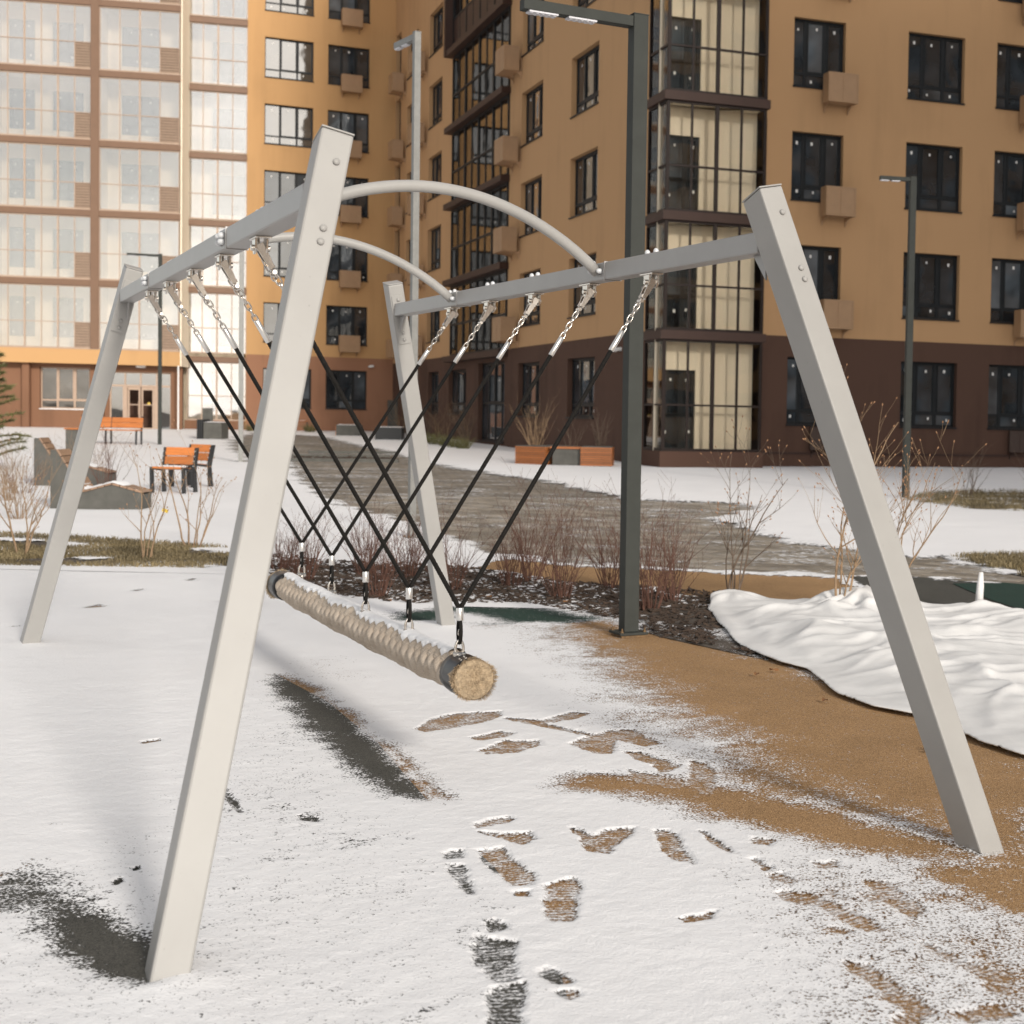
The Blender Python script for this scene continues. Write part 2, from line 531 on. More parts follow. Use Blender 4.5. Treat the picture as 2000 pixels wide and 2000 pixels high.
def rubber(name, c, c2):
    m, nt, b, out = nmat(name)
    v = coords(nt, 'Object')
    vo = node(nt, 'ShaderNodeTexVoronoi'); vo.inputs['Scale'].default_value = 260
    nt.links.new(v, vo.inputs['Vector'])
    sx = nt.nodes.new('ShaderNodeSeparateColor'); nt.links.new(vo.outputs['Color'], sx.inputs[0])
    n = noise(nt, v, 1.7, 5, .6)
    r1 = ramp(nt, sx.outputs[0], [(.0, c2), (.45, c), (.85, tuple(x * 1.18 for x in c)), (1, tuple(min(1, x * 1.5) for x in c))])
    r2 = ramp(nt, n, [(.3, .86), (.7, 1.08)])
    mx = node(nt, 'ShaderNodeMixRGB', blend_type='MULTIPLY'); mx.inputs[0].default_value = 1
    nt.links.new(r1, mx.inputs[1]); nt.links.new(r2, mx.inputs[2])
    nt.links.new(mx.outputs[0], b.inputs['Base Color'])
    b.inputs['Roughness'].default_value = .85; b.inputs['Specular IOR Level'].default_value = .25
    bump(nt, b, vo.outputs['Distance'], .5, .004)
    return m

M_['snow_near'] = snow_mat('snow_near', 92, 17, .026)
M_['snow_far'] = snow_mat('snow_far', 14, 3.2, .03)
M_['rub_tan'] = rubber('rubber_tan', (.34, .208, .10), (.18, .10, .045))
M_['rub_grey'] = rubber('rubber_grey', (.075, .072, .062), (.03, .03, .027))
M_['rub_green'] = rubber('rubber_green', (.018, .045, .034), (.008, .02, .015))
def paver_mat():
    m, nt, b, out = nmat('paver')
    v = coords(nt, 'Object')
    at = node(nt, 'ShaderNodeAttribute', attribute_name='tone')
    oi = nt.nodes.new('ShaderNodeObjectInfo')
    ad = node(nt, 'ShaderNodeMath', operation='ADD'); nt.links.new(at.outputs['Fac'], ad.inputs[0]); nt.links.new(oi.outputs['Random'], ad.inputs[1])
    fr = node(nt, 'ShaderNodeMath', operation='FRACT'); nt.links.new(ad.outputs[0], fr.inputs[0])
    n = noise(nt, v, 2.0, 5, .65)
    ml = node(nt, 'ShaderNodeMath', operation='MULTIPLY_ADD'); ml.inputs[1].default_value = .5; nt.links.new(fr.outputs[0], ml.inputs[0]); nt.links.new(n, ml.inputs[2])
    nt.links.new(ramp(nt, ml.outputs[0], [(.35, (.12, .10, .078)), (.7, (.20, .172, .135)), (1, (.31, .27, .22))]), b.inputs['Base Color'])
    b.inputs['Roughness'].default_value = .75
    bump(nt, b, noise(nt, v, 40, 3, .6), .3, .005)
    return m
M_['paver'] = paver_mat()
def pave_far():
    m, nt, b, out = nmat('pavement_far')
    br = node(nt, 'ShaderNodeTexBrick'); br.inputs['Scale'].default_value = 1.6
    br.inputs['Color1'].default_value = (.15, .128, .10, 1); br.inputs['Color2'].default_value = (.25, .215, .17, 1); br.inputs['Mortar'].default_value = (.09, .077, .06, 1)
    br.inputs['Mortar Size'].default_value = .02
    mp = nt.nodes.new('ShaderNodeMapping'); mp.inputs['Rotation'].default_value = (0, 0, .5)
    nt.links.new(coords(nt, 'Object'), mp.inputs[0]); nt.links.new(mp.outputs[0], br.inputs['Vector'])
    n = noise(nt, coords(nt, 'Object'), .9, 5, .65)
    mx = node(nt, 'ShaderNodeMixRGB', blend_type='MULTIPLY'); mx.inputs[0].default_value = 1
    nt.links.new(br.outputs[0], mx.inputs[1]); nt.links.new(ramp(nt, n, [(.3, .7), (.7, 1.25)]), mx.inputs[2])
    nt.links.new(mx.outputs[0], b.inputs['Base Color']); b.inputs['Roughness'].default_value = .75
    return m
M_['pave_far'] = pave_far()

# ------------------------------------------------------------------ traced plan shapes, metres
FEET=[[(-1.874,7.261),(-1.846,7.552),(-1.750,7.694),(-1.553,7.757),(-1.531,7.585),(-1.609,7.411),(-1.704,7.278),(-1.805,7.184)],
[(-1.534,7.598),(-1.304,7.545),(-1.198,7.768),(-1.088,7.740),(-1.133,7.602),(-1.264,7.460),(-1.002,7.231),(-1.018,7.171),(-1.274,7.372),(-1.451,7.504)],
[(-1.575,7.091),(-1.464,7.255),(-1.372,7.229),(-1.409,7.108),(-1.511,7.019)],
[(-1.465,6.806),(-1.398,7.052),(-1.233,7.069),(-1.205,6.982),(-1.288,6.791),(-1.418,6.748)],
[(-1.039,7.145),(-0.942,7.333),(-0.833,7.368),(-0.651,7.037),(-0.728,6.974),(-0.875,7.104),(-0.855,6.812),(-0.942,6.803),(-1.095,7.004)],
[(-0.832,6.888),(-0.727,6.856),(-0.519,6.610),(-0.546,6.530),(-0.718,6.671)],
[(-0.493,6.712),(-0.422,6.669),(-0.362,6.434),(-0.364,6.124),(-0.423,6.077),(-0.475,6.332)],
[(-0.759,6.539),(-0.602,6.412),(-0.563,6.236),(-0.700,6.312)],
[(-0.654,6.598),(-0.577,6.624),(-0.556,6.510),(-0.607,6.468)],
[(-0.576,6.368),(-0.498,6.357),(-0.496,6.198),(-0.561,6.218)],
[(-1.228,5.589),(-1.118,5.706),(-1.072,5.673),(-1.106,5.598),(-1.194,5.521)],
[(-1.187,5.487),(-1.100,5.473),(-0.984,5.489),(-0.947,5.405),(-0.983,5.323),(-1.116,5.418)],
[(-0.856,5.568),(-0.746,5.487),(-0.727,5.558),(-0.616,5.587),(-0.615,5.497),(-0.664,5.296),(-0.665,5.233),(-0.758,5.258),(-0.773,5.352)],
[(-0.546,5.558),(-0.482,5.577),(-0.439,5.477),(-0.427,5.378),(-0.369,5.224),(-0.363,5.146),(-0.417,5.160),(-0.497,5.309),(-0.519,5.437)],
[(-1.244,5.197),(-1.221,5.236),(-1.179,5.245),(-1.156,5.148),(-1.213,5.126)],
[(-1.197,5.074),(-1.137,5.078),(-1.103,4.966),(-1.027,4.745),(-1.050,4.754),(-1.118,4.871),(-1.173,5.018)],
[(-1.130,5.243),(-1.046,5.299),(-0.980,5.149),(-0.863,4.955),(-0.876,4.871),(-0.929,4.841),(-0.997,4.973),(-1.090,5.111)],
[(-0.928,4.794),(-0.867,4.819),(-0.862,4.751),(-0.903,4.754)],
[(-0.832,4.875),(-0.757,4.962),(-0.712,4.921),(-0.692,4.702),(-0.683,4.519),(-0.742,4.520),(-0.782,4.574),(-0.799,4.695)],
[(-0.941,4.493),(-0.915,4.532),(-0.877,4.497),(-0.853,4.431),(-0.919,4.405)],
[(-0.944,4.381),(-0.812,4.346),(-0.808,4.262),(-0.788,4.162),(-0.746,4.049),(-0.812,4.001),(-0.861,4.099),(-0.914,4.194),(-0.937,4.317)],
[(-0.808,3.979),(-0.728,4.031),(-0.713,3.948),(-0.694,3.740),(-0.770,3.736),(-0.804,3.867)],
[(-0.714,4.107),(-0.692,4.140),(-0.636,4.100),(-0.608,4.038),(-0.642,4.010),(-0.692,4.059)],
[(-0.641,3.963),(-0.584,3.977),(-0.571,3.932),(-0.591,3.903),(-0.621,3.925)],
[(-0.377,5.585),(-0.335,5.519),(-0.240,5.328),(-0.219,5.266),(-0.257,5.295),(-0.339,5.437)],
[(-0.181,5.213),(-0.146,5.228),(-0.089,5.124),(-0.115,5.087)],
[(-0.113,5.035),(-0.054,5.080),(-0.004,4.986),(-0.026,4.941),(-0.086,4.986)],
[(-0.075,4.846),(-0.025,4.876),(0.066,4.829),(0.162,4.708),(0.253,4.569),(0.257,4.500),(0.203,4.492),(0.128,4.599),(0.066,4.717),(-0.048,4.765)],
[(0.075,4.910),(0.117,4.886),(0.148,4.783),(0.099,4.816)],
[(0.222,5.002),(0.307,4.991),(0.377,4.772),(0.396,4.698),(0.351,4.637),(0.294,4.757),(0.234,4.883)],
[(0.183,4.863),(0.268,4.817),(0.229,4.768)],
[(0.085,4.545),(0.160,4.494),(0.140,4.457),(0.102,4.482)],
[(0.135,4.236),(0.207,4.220),(0.283,4.033),(0.333,3.964),(0.365,3.862),(0.299,3.869),(0.250,3.935),(0.201,4.076),(0.154,4.150)],
[(0.367,4.418),(0.449,4.324),(0.500,4.245),(0.591,4.163),(0.589,4.098),(0.526,4.095),(0.456,4.247),(0.390,4.325)],
[(0.510,4.083),(0.589,4.098),(0.572,4.024),(0.519,4.039)],
[(0.245,3.849),(0.326,3.877),(0.336,3.795),(0.255,3.790)],
[(-0.367,4.577),(-0.330,4.603),(-0.251,4.656),(-0.291,4.553),(-0.340,4.536)],
[(0.051,5.194),(0.132,5.230),(0.139,5.140),(0.068,5.118)],
[(-0.173,5.497),(-0.098,5.469),(-0.104,5.370),(-0.180,5.416)],
[(-5.495,11.451),(-5.387,11.596),(-5.319,11.449),(-5.422,11.339)],
[(-5.581,12.564),(-5.520,12.609),(-5.457,12.446),(-5.535,12.433)],
[(-5.471,13.326),(-5.410,13.376),(-5.345,13.193),(-5.420,13.180)],
[(-5.492,10.371),(-5.429,10.406),(-5.383,10.311),(-5.439,10.277)],
[(-3.021,6.858),(-2.961,6.919),(-2.931,6.866),(-2.987,6.807)],
[(0.400,3.881),(0.464,3.919),(0.548,3.941),(0.579,3.874),(0.453,3.817)]]
BARE=[([(-1.784,11.139),(-1.473,11.361),(-1.220,10.845),(-0.849,10.822),(-0.312,10.164),(0.159,9.191),(0.606,8.393),(1.333,7.324),(0.823,4.424),(0.692,5.063),(0.581,5.521),(0.390,5.798),(0.157,6.011),(-0.096,6.321),(-0.196,6.720),(-0.360,7.213),(-0.569,7.689),(-0.780,8.233),(-1.065,9.223),(-1.440,10.073)],0.09,0.62),
([(-0.902,6.367),(-0.580,6.414),(-0.305,6.189),(-0.007,5.990),(0.268,5.707),(0.575,5.453),(0.490,5.337),(0.253,5.351),(-0.004,5.531),(-0.262,5.760),(-0.478,5.991),(-0.719,6.119),(-0.944,6.220)],0.03,0.2),
([(0.456,5.145),(0.715,5.242),(0.887,5.194),(0.783,4.556),(0.654,4.765),(0.540,4.930),(0.465,5.036)],0.15,0.15),
([(-0.107,5.123),(0.247,5.208),(0.495,4.993),(0.761,4.420),(0.647,3.716),(0.122,3.689),(0.062,4.252)],0.6,0.3),
([(0.491,4.448),(0.727,4.211),(0.673,3.879),(0.539,3.975)],0.38,0.2),
([(-3.035,8.662),(-2.743,8.315),(-2.259,7.469),(-1.912,6.784),(-1.666,6.298),(-1.485,5.955),(-1.618,6.042),(-1.914,6.481),(-2.180,6.974),(-2.514,7.545),(-2.892,8.297)],0,0.12),
([(-1.936,6.479),(-1.823,6.395),(-1.592,6.019),(-1.621,5.976),(-1.791,6.172)],0.25,0.1),
([(-2.268,4.598),(-2.081,4.467),(-1.853,4.261),(-1.726,3.974),(-1.855,4.041),(-2.018,4.177),(-2.171,4.371)],0,0.09),
([(-2.592,4.728),(-2.558,4.976),(-2.325,4.746),(-2.111,4.465),(-2.175,4.348),(-2.366,4.543),(-2.437,4.444)],0.38,0.12),
([(-2.320,6.040),(-2.250,5.922),(-2.115,5.685),(-2.123,5.670),(-2.240,5.859)],0.25,0.02),
([(-1.887,5.644),(-1.815,5.628),(-1.790,5.566),(-1.859,5.589)],0.2,0.02),
([(-2.207,4.807),(-2.200,4.850),(-2.175,4.809),(-2.182,4.771)],0.05,0.01),
([(-2.211,4.955),(-2.197,4.979),(-2.179,4.941),(-2.189,4.923)],0.05,0.01),
([(-1.960,6.996),(-1.457,5.973),(-1.382,5.915),(-1.543,6.238),(-1.772,6.693)],0.3,0.08),
([(-3.119,11.449),(-2.723,11.925),(-2.116,11.931),(-1.476,11.389),(-1.789,11.167),(-2.147,11.054),(-2.374,11.421),(-2.690,11.612),(-2.716,11.076),(-2.962,11.009)],0.1,0.25),
([(-3.110,9.052),(-2.933,9.270),(-2.540,8.586),(-2.709,8.565)],0.75,0.2),
([(-2.491,10.917),(-2.168,11.163),(-1.986,10.996),(-2.232,10.743)],0.5,0.2)]
SURF={'grey':[(-3.085,8.761),(-2.508,7.932),(-1.956,6.941),(-1.485,5.955),(-1.234,5.449),(-1.038,5.086),(-0.813,4.572),(-0.675,4.208),(-0.565,3.780),(-0.413,3.007),(-2.469,2.919),(-3.108,4.401),(-2.598,4.861),(-2.549,5.095),(-2.637,5.657),(-2.824,6.696),(-3.011,7.903)],
'green':[(-3.104,10.481),(-3.239,11.740),(-2.786,12.200),(-2.159,12.175),(-1.461,11.421),(-1.780,11.112),(-2.275,10.951),(-2.644,10.786)]}
MID={'grass':[(-10.313,17.128),(-9.126,17.083),(-8.148,16.858),(-7.121,16.469),(-6.191,16.086),(-5.699,15.635),(-5.166,14.177),(-6.089,14.084),(-7.473,13.988),(-8.393,13.938)],
'mulch':[(-5.547,15.507),(-4.756,15.007),(-3.885,14.797),(-3.248,14.643),(-2.192,13.649),(-1.476,13.467),(-0.770,13.145),(-0.381,12.210),(-0.228,9.631),(-0.471,9.895),(-1.006,10.543),(-1.457,11.392),(-2.148,12.114),(-2.772,12.139),(-3.191,12.009),(-4.152,12.567),(-4.675,13.200)],
'tanpath':[(-3.343,14.624),(-3.193,15.328),(-3.031,15.566),(-2.163,15.045),(-1.380,14.870),(-0.364,14.657),(0.330,14.524),(0.548,13.746),(0.716,12.542),(-0.729,12.470),(-1.467,13.392),(-2.185,13.610),(-3.002,14.419)],
'greypatch':[(0.332,14.612),(0.942,14.859),(2.488,13.892),(2.025,11.257),(1.359,12.177),(0.714,12.509),(0.548,13.746)],
'greenpatch':[(1.386,14.213),(1.891,14.386),(2.936,13.779),(2.577,12.067),(1.804,12.398),(1.594,13.119)],
'pave':[(-22.101,63.192),(-19.325,60.850),(-15.452,51.983),(-12.922,46.667),(-9.421,38.244),(-7.703,35.138),(-6.284,32.715),(-5.210,30.951),(-3.544,27.065),(-2.938,25.787),(-2.392,25.554),(-1.511,25.306),(-0.806,24.754),(-0.680,23.357),(-1.116,21.178),(-0.499,19.618),(-0.090,18.243),(0.275,17.795),(1.280,16.686),(1.590,16.981),(1.810,16.357),(2.220,15.332),(3.020,14.181),(2.781,13.039),(1.987,13.691),(0.934,14.724),(0.328,14.438),(-0.362,14.569),(-1.371,14.779),(-2.149,14.953),(-3.012,15.467),(-3.486,15.949),(-4.189,17.281),(-5.139,19.059),(-6.362,21.431),(-7.134,22.491),(-8.373,25.307),(-9.964,28.928),(-13.218,37.807)],
'grassR':[(1.704,26.653),(2.168,28.645),(3.293,30.077),(5.372,30.310),(4.250,23.924),(3.471,24.146),(2.677,24.373)],
'grassR2':[(1.500,16.621),(1.872,16.925),(3.097,17.363),(2.523,14.093),(2.167,14.955),(1.863,15.847)],
'plaza':[(-20.259,52.131),(-23.992,64.541),(-22.101,63.192),(-13.218,37.807),(-12.732,34.263),(-13.791,35.806)]}


def sheet(name, poly, mat, dz, flat=False):
    m = MB()
    m.poly([(x, y, (0 if flat else zg(y)) + dz) for x, y in poly])
    o = m.build(name, mat)
    # face up
    me = o.data
    if me.polygons[0].normal.z < 0:
        me.flip_normals()
    return tag(o, kind='structure')

g = MB()
for (y0, y1) in ((-300, 12), (12, 60), (60, 120), (120, 900)):
    za = zg(min(y0, 120)); zb = zg(min(y1, 120))
    g.poly([(-600, y0, za - .05), (600, y0, za - .05), (600, y1, zb - .05), (-600, y1, zb - .05)])
tag(g.build('ground', M_['soil']), kind='structure')
sheet('playground_surface', [(-14, -6), (9, -6), (6, 6.4), (1.4, 7.2), (.5, 8.6), (-.1, 9.8), (-.9, 10.6), (-1.4, 11.5), (-2.5, 12.0), (-4.4, 12.9), (-5.3, 14.0), (-14, 13.7)], M_['rub_tan'], 0, True)
sheet('grey_rubber_surface', SURF['grey'], M_['rub_grey'], .004)
sheet('green_rubber_surface', SURF['green'], M_['rub_green'], .005)
sheet('pavement', MID['pave'], M_['pave_far'], -.006)
sheet('rubber_path', MID['tanpath'], M_['rub_tan'], .008)
sheet('grey_rubber_path', MID['greypatch'], M_['rub_grey'], .006)
sheet('green_rubber_path', MID['greenpatch'], M_['rub_green'], .012)
sheet('planting_bed', MID['mulch'], M_['soil'], .006)
sheet('lawn', MID['grass'], M_['soil'], .004)
sheet('lawn', MID['grassR'], M_['soil'], .004)
sheet('lawn', MID['grassR2'], M_['soil'], .010)
sheet('entrance_pavement', MID['plaza'], M_['pave_far'], -.004)

# pavers: the near ones one by one, those further off as one field
def pavers():
    rnd = random.Random(5)
    root = bpy.data.objects['pavement']
    L, W, a = .40, .20, R(-27)
    ca, sa = math.cos(a), math.sin(a)
    cells = []
    for i in range(-70, 70):
        for j in range(-120, 120):
            u = (i + (.5 if j % 2 else 0)) * L; v = j * W
            x = -1 + u * ca - v * sa; y = 20 + u * sa + v * ca
            if 14 < y < 25.5 and -7.5 < x < 4 and inside(x, y, MID['pave']) and not inside(x, y, MID['tanpath']) and not inside(x, y, MID['greypatch']):
                cells.append((y, x))
    cells.sort()
    m = MB(); e = .004
    hx, hy = L / 2 - e, W / 2 - e
    m.prism([(-hx, -hy, -.03), (hx, -hy, -.03), (hx, hy, -.03), (-hx, hy, -.03)], (0, 0, .03))
    me = m.mesh('paver', M_['paver'])
    for (y, x) in cells[:300]:
        o = link('paver', me, root, Matrix.Translation((x, y, zg(y) + .002 + rnd.random() * .004)) @ Matrix.Rotation(a, 4, 'Z'))
    f = MB(); tone = []
    for (y, x) in cells[300:]:
        z = zg(y) + .001 + rnd.random() * .004
        q = [(x + p * ca - r * sa, y + p * sa + r * ca, z - .02) for p, r in ((-hx, -hy), (hx, -hy), (hx, hy), (-hx, hy))]
        f.prism(q, (0, 0, .02)); tone += [rnd.random()] * 8
    if f.v:
        o = f.build('paver_field', M_['paver'], root)
        at = o.data.attributes.new('tone', 'FLOAT', 'POINT'); at.data.foreach_set('value', tone)
        o['kind'] = 'stuff'
pavers()

# ------------------------------------------------------------------ snow
def snow_sheet(name, x0, x1, y0, y1, step, field, mat, label):
    xs = np.arange(x0, x1 + step * .5, step); ys = np.arange(y0, y1 + step * .5, step)
    X, Y = np.meshgrid(xs, ys)
    cov, foot, h, sole = field(X, Y)
    Z = zga(Y) + h
    nx, ny = len(xs), len(ys)
    idx = np.arange(nx * ny).reshape(ny, nx)
    mx = np.maximum.reduce([cov[:-1, :-1], cov[1:, :-1], cov[:-1, 1:], cov[1:, 1:]]) + .5 * np.maximum(foot[:-1, :-1], foot[1:, 1:])
    keep = mx > .015
    q = np.stack([idx[:-1, :-1][keep], idx[:-1, 1:][keep], idx[1:, 1:][keep], idx[1:, :-1][keep]], 1)
    used = np.zeros(nx * ny, bool); used[q.ravel()] = True
    new = np.cumsum(used) - 1
    q = new[q]
    co = np.stack([X.ravel()[used], Y.ravel()[used], Z.ravel()[used]], 1).astype(np.float32)
    me = bpy.data.meshes.new(name)
    me.vertices.add(len(co)); me.vertices.foreach_set('co', co.ravel())
    me.loops.add(q.size); me.loops.foreach_set('vertex_index', q.ravel().astype(np.int32))
    me.polygons.add(len(q)); me.polygons.foreach_set('loop_start', np.arange(0, q.size, 4, dtype=np.int32)); me.polygons.foreach_set('loop_total', np.full(len(q), 4, np.int32))
    me.polygons.foreach_set('use_smooth', np.ones(len(q), bool))
    me.update(calc_edges=True)
    for nm, arr in (('cov', cov), ('foot', foot), ('sole', sole)):
        a = me.attributes.new(nm, 'FLOAT', 'POINT'); a.data.foreach_set('value', arr.ravel()[used].astype(np.float32))
    me.materials.append(mat)
    return tag(link(name, me), label, 'snow', kind='stuff')

def near_field(X, Y):
    big = fbm(X, Y, .9, 11, 4); mid = fbm(X, Y, .16, 21, 4); fine = fbm(X, Y, .035, 31, 3)
    cov = .97 + .10 * (big - .5)
    # thinner, speckled cover over the grey rubber in front
    def thin(sd, m):
        k = sstep(-sd / .5 + .2)
        cov[m] -= k * (.125 + .18 * (fbm(X[m], Y[m], .35, 5, 3) - .4))
    local(X, Y, SURF['grey'], .4, thin)
    right = sstep((X - (-.35)) / .7) * sstep((7.0 - Y) / 1.5)
    cov -= right * (.085 + .18 * (mid - .42))
    mottle = sstep((mid - .63) / .12) * sstep((big - .42) / .2)
    cov -= .16 * mottle * sstep((7.5 - Y) / 2)
    base = cov.copy()
    for poly, floor, soft in BARE:
        def cut(sd, m, floor=floor, soft=soft):
            j = (fbm(X[m], Y[m], min(soft, .2) + .02, 77, 4) - .5) * soft * .9
            k = np.clip((sd + j + soft * .55) / (soft * 1.5), 0, 1)
            cov[m] = np.minimum(cov[m], floor + (base[m] - floor) * k)
        local(X, Y, poly, soft * 1.9, cut)
    def bed(sd, m):
        k = sstep((sd + (fbm(X[m], Y[m], .3, 141, 4) - .5) * .3) / .2 + .5)
        f = .40 + .75 * (fbm(X[m], Y[m], .16, 161, 3) - .42)
        cov[m] = np.minimum(cov[m], f + (1 - f) * k)
    local(X, Y, MID['mulch'], .8, bed)
    foot = np.zeros_like(X); sole = np.zeros_like(X)
    for i, poly in enumerate(FEET):
        def step_(sd, m, i=i):
            d = sd + (fbm(X[m], Y[m], .03, 300 + i, 3) - .5) * .034
            k = sstep(-d / .018 + .5)
            foot[m] = np.maximum(foot[m], k)
            q = np.array(poly) - np.mean(poly, 0); w_, ev = np.linalg.eigh(q.T @ q); a_ = ev[:, 1]
            sole[m] = np.where(k > .02, (X[m] - poly[0][0]) * a_[0] + (Y[m] - poly[0][1]) * a_[1], sole[m])
            lvl = -.04 + .58 * fbm(X[m], Y[m], .07, 400 + i, 3)
            cov[m] = cov[m] * (1 - k) + k * np.minimum(cov[m], lvl)
        local(X, Y, poly, .08, step_)
    cov = np.clip(cov, 0, 1.05)
    thick = sstep(cov / .9)
    collar = sum(np.exp(-(((X - lx) ** 2 + (Y - ly) ** 2) / .15 ** 2)) for lx, ly in ((-1.70, 3.99), (.67, 5.38), (-4.94, 9.6), (-2.55, 10.8)))
    h = .0065 + (.0085 + .012 * collar) * thick * (1 - .9 * foot) + .008 * (big - .5) * thick + .006 * (mid - .5) * thick + .0025 * (fine - .5) * thick
    return cov, foot * .9, h, sole

snow_sheet('snow', -4.8, 1.75, 3.2, 8.25, .0095, near_field, M_['snow_near'], 'thin trampled snow with boot prints over the rubber playground surface')
snow_sheet('snow', -4.8, 1.75, 8.235, 11.95, .03, near_field, M_['snow_near'], 'thin untrodden snow on the rubber surface behind the swing')
snow_sheet('snow', -14, -4.7, 3.2, 13.75, .06, near_field, M_['snow_near'], 'smooth snow on the playground beside the far swing leg')

def far_field(X, Y):
    big = fbm(X, Y, 2.2, 111, 4); mid = fbm(X, Y, .45, 121, 4); fine = fbm(X, Y, .09, 131, 3)
    cov = 1.0 + .02 * big; milk = np.zeros_like(X)
    zones = [('pave', .0, .3), ('plaza', .0, .5), ('grass', .10, .25), ('mulch', .40, .2), ('grassR', .0, .4), ('grassR2', .0, .25), ('tanpath', -.06, .12), ('greypatch', -.08, .1), ('greenpatch', -.1, .1)]
    for nm, floor, soft in zones:
        def cut(sd, m, floor=floor, soft=soft, nm=nm):
            k = sstep((sd + (fbm(X[m], Y[m], soft * 1.6, 141, 4) - .5) * soft * 2.2) / soft + 1.15)
            f = floor
            if nm in ('pave', 'plaza'):
                st = fbm(X[m] * .55, Y[m] * 1.1, .55, 151, 4)
                f = floor + .30 * sstep((st - .42) / .3); milk[m] = np.maximum(milk[m], .8 * (sd < .1))
            elif nm == 'mulch':
                f = floor + .75 * (fbm(X[m], Y[m], .16, 161, 3) - .42)
            elif nm.startswith('grass'):
                f = floor + .9 * sstep((fbm(X[m], Y[m], .5, 171, 3) - .53) / .12)
            cov[m] = np.minimum(cov[m], f + (1 - f) * k)
        local(X, Y, MID[nm], soft * 2 + .5, cut)
    cov = np.clip(cov, -.1, 1.02)
    thick = sstep(cov / .8)
    far = np.clip((Y - 11.9) / 8, 0, 1)
    h = .007 + .007 * thick + far * thick * (.02 + .03 * (big - .5) + .015 * (mid - .5))
    return cov, milk, h, np.zeros_like(X)

snow_sheet('snow', -4.98, 4.25, 11.9, 19.05, .05, far_field, M_['snow_far'], 'patchy snow over the bark mulch bed and the paving')
snow_sheet('snow', -14, -4.93, 13.7, 19.05, .06, far_field, M_['snow_far'], 'snow lying around and behind the strip of brown grass')
snow_sheet('snow', -14, 8, 19.0, 34.1, .10, far_field, M_['snow_far'], 'snow field crossed by the wet paved walk')
snow_sheet('snow', -60, 26, 34.0, 76, .3, far_field, M_['snow_far'], 'far snow at the foot of the apartment blocks')
snow_sheet('snow', -40, -13.95, 11.92, 34.1, .25, far_field, M_['snow_far'], 'snow around the seats and loungers')
snow_sheet('snow', 4.2, 16, 11.92, 34.1, .25, far_field, M_['snow_far'], 'snow on the lawn in the shade of the dark apartment block')
snow_sheet('snow', -4.8, 8, 1.5, 3.22, .04, near_field, M_['snow_near'], 'snow on the playground in front of the swing')

# ------------------------------------------------------------------ facades
class Facade:
    """vertical wall seen from outside: s runs to the right, d into the wall"""
    def __init__(s, p0, p1):
        s.p0 = Vector((p0[0], p0[1], 0)); d = Vector((p1[0] - p0[0], p1[1] - p0[1], 0))
        s.L = d.length; s.u = d.normalized(); s.n = Vector((-s.u.y, s.u.x, 0))
    def pt(s, a, d, z):
        return s.p0 + s.u * a + s.n * d + Vector((0, 0, z))
    def M(s, a, d, z):
        o = s.pt(a, d, z)
        return Matrix(((s.u.x, s.n.x, 0, o.x), (s.u.y, s.n.y, 0, o.y), (0, 0, 1, o.z), (0, 0, 0, 1)))
    def at_x(s, X):
        return (X - s.p0.x) / s.u.x

def wall(F, parent, name, mat, s0, s1, z0, z1, holes, depth=.2, d=0.0):
    m = MB()
    cs = sorted({s0, s1} | {h[0] for h in holes} | {h[1] for h in holes}); cs = [c for c in cs if s0 <= c <= s1]
    cz = sorted({z0, z1} | {h[2] for h in holes} | {h[3] for h in holes}); cz = [c for c in cz if z0 <= c <= z1]
    for a, b in zip(cs, cs[1:]):
        for c, e in zip(cz, cz[1:]):
            mx, mz = (a + b) / 2, (c + e) / 2
            if any(h[0] < mx < h[1] and h[2] < mz < h[3] for h in holes):
                continue
            m.poly([F.pt(a, d, c), F.pt(b, d, c), F.pt(b, d, e), F.pt(a, d, e)])
    for (a, b, c, e) in holes:
        a, b = max(a, s0), min(b, s1)
        if a >= b: continue
        D = d + depth
        m.poly([F.pt(a, d, c), F.pt(a, d, e), F.pt(a, D, e), F.pt(a, D, c)])
        m.poly([F.pt(b, d, e), F.pt(b, d, c), F.pt(b, D, c), F.pt(b, D, e)])
        m.poly([F.pt(a, d, e), F.pt(b, d, e), F.pt(b, D, e), F.pt(a, D, e)])
        m.poly([F.pt(b, d, c), F.pt(a, d, c), F.pt(a, D, c), F.pt(b, D, c)])
    return m.build(name, mat, parent)

PANE = {}
def pane_mesh(w, h, mat):
    k = (round(w, 3), round(h, 3), mat.name)
    if k not in PANE:
        m = MB(); m.box(0, w, 0, .02, 0, h); PANE[k] = m.mesh('pane', mat)
    return PANE[k]
FRAME = {}
STICK = {}
def stick_mesh():
    if 'q' not in STICK:
        m = MB(); m.box(-.035, .035, -.006, 0, -.05, .05); STICK['q'] = m.mesh('sticker', M_['sticker'])
    return STICK['q']
RW = random.Random(3)

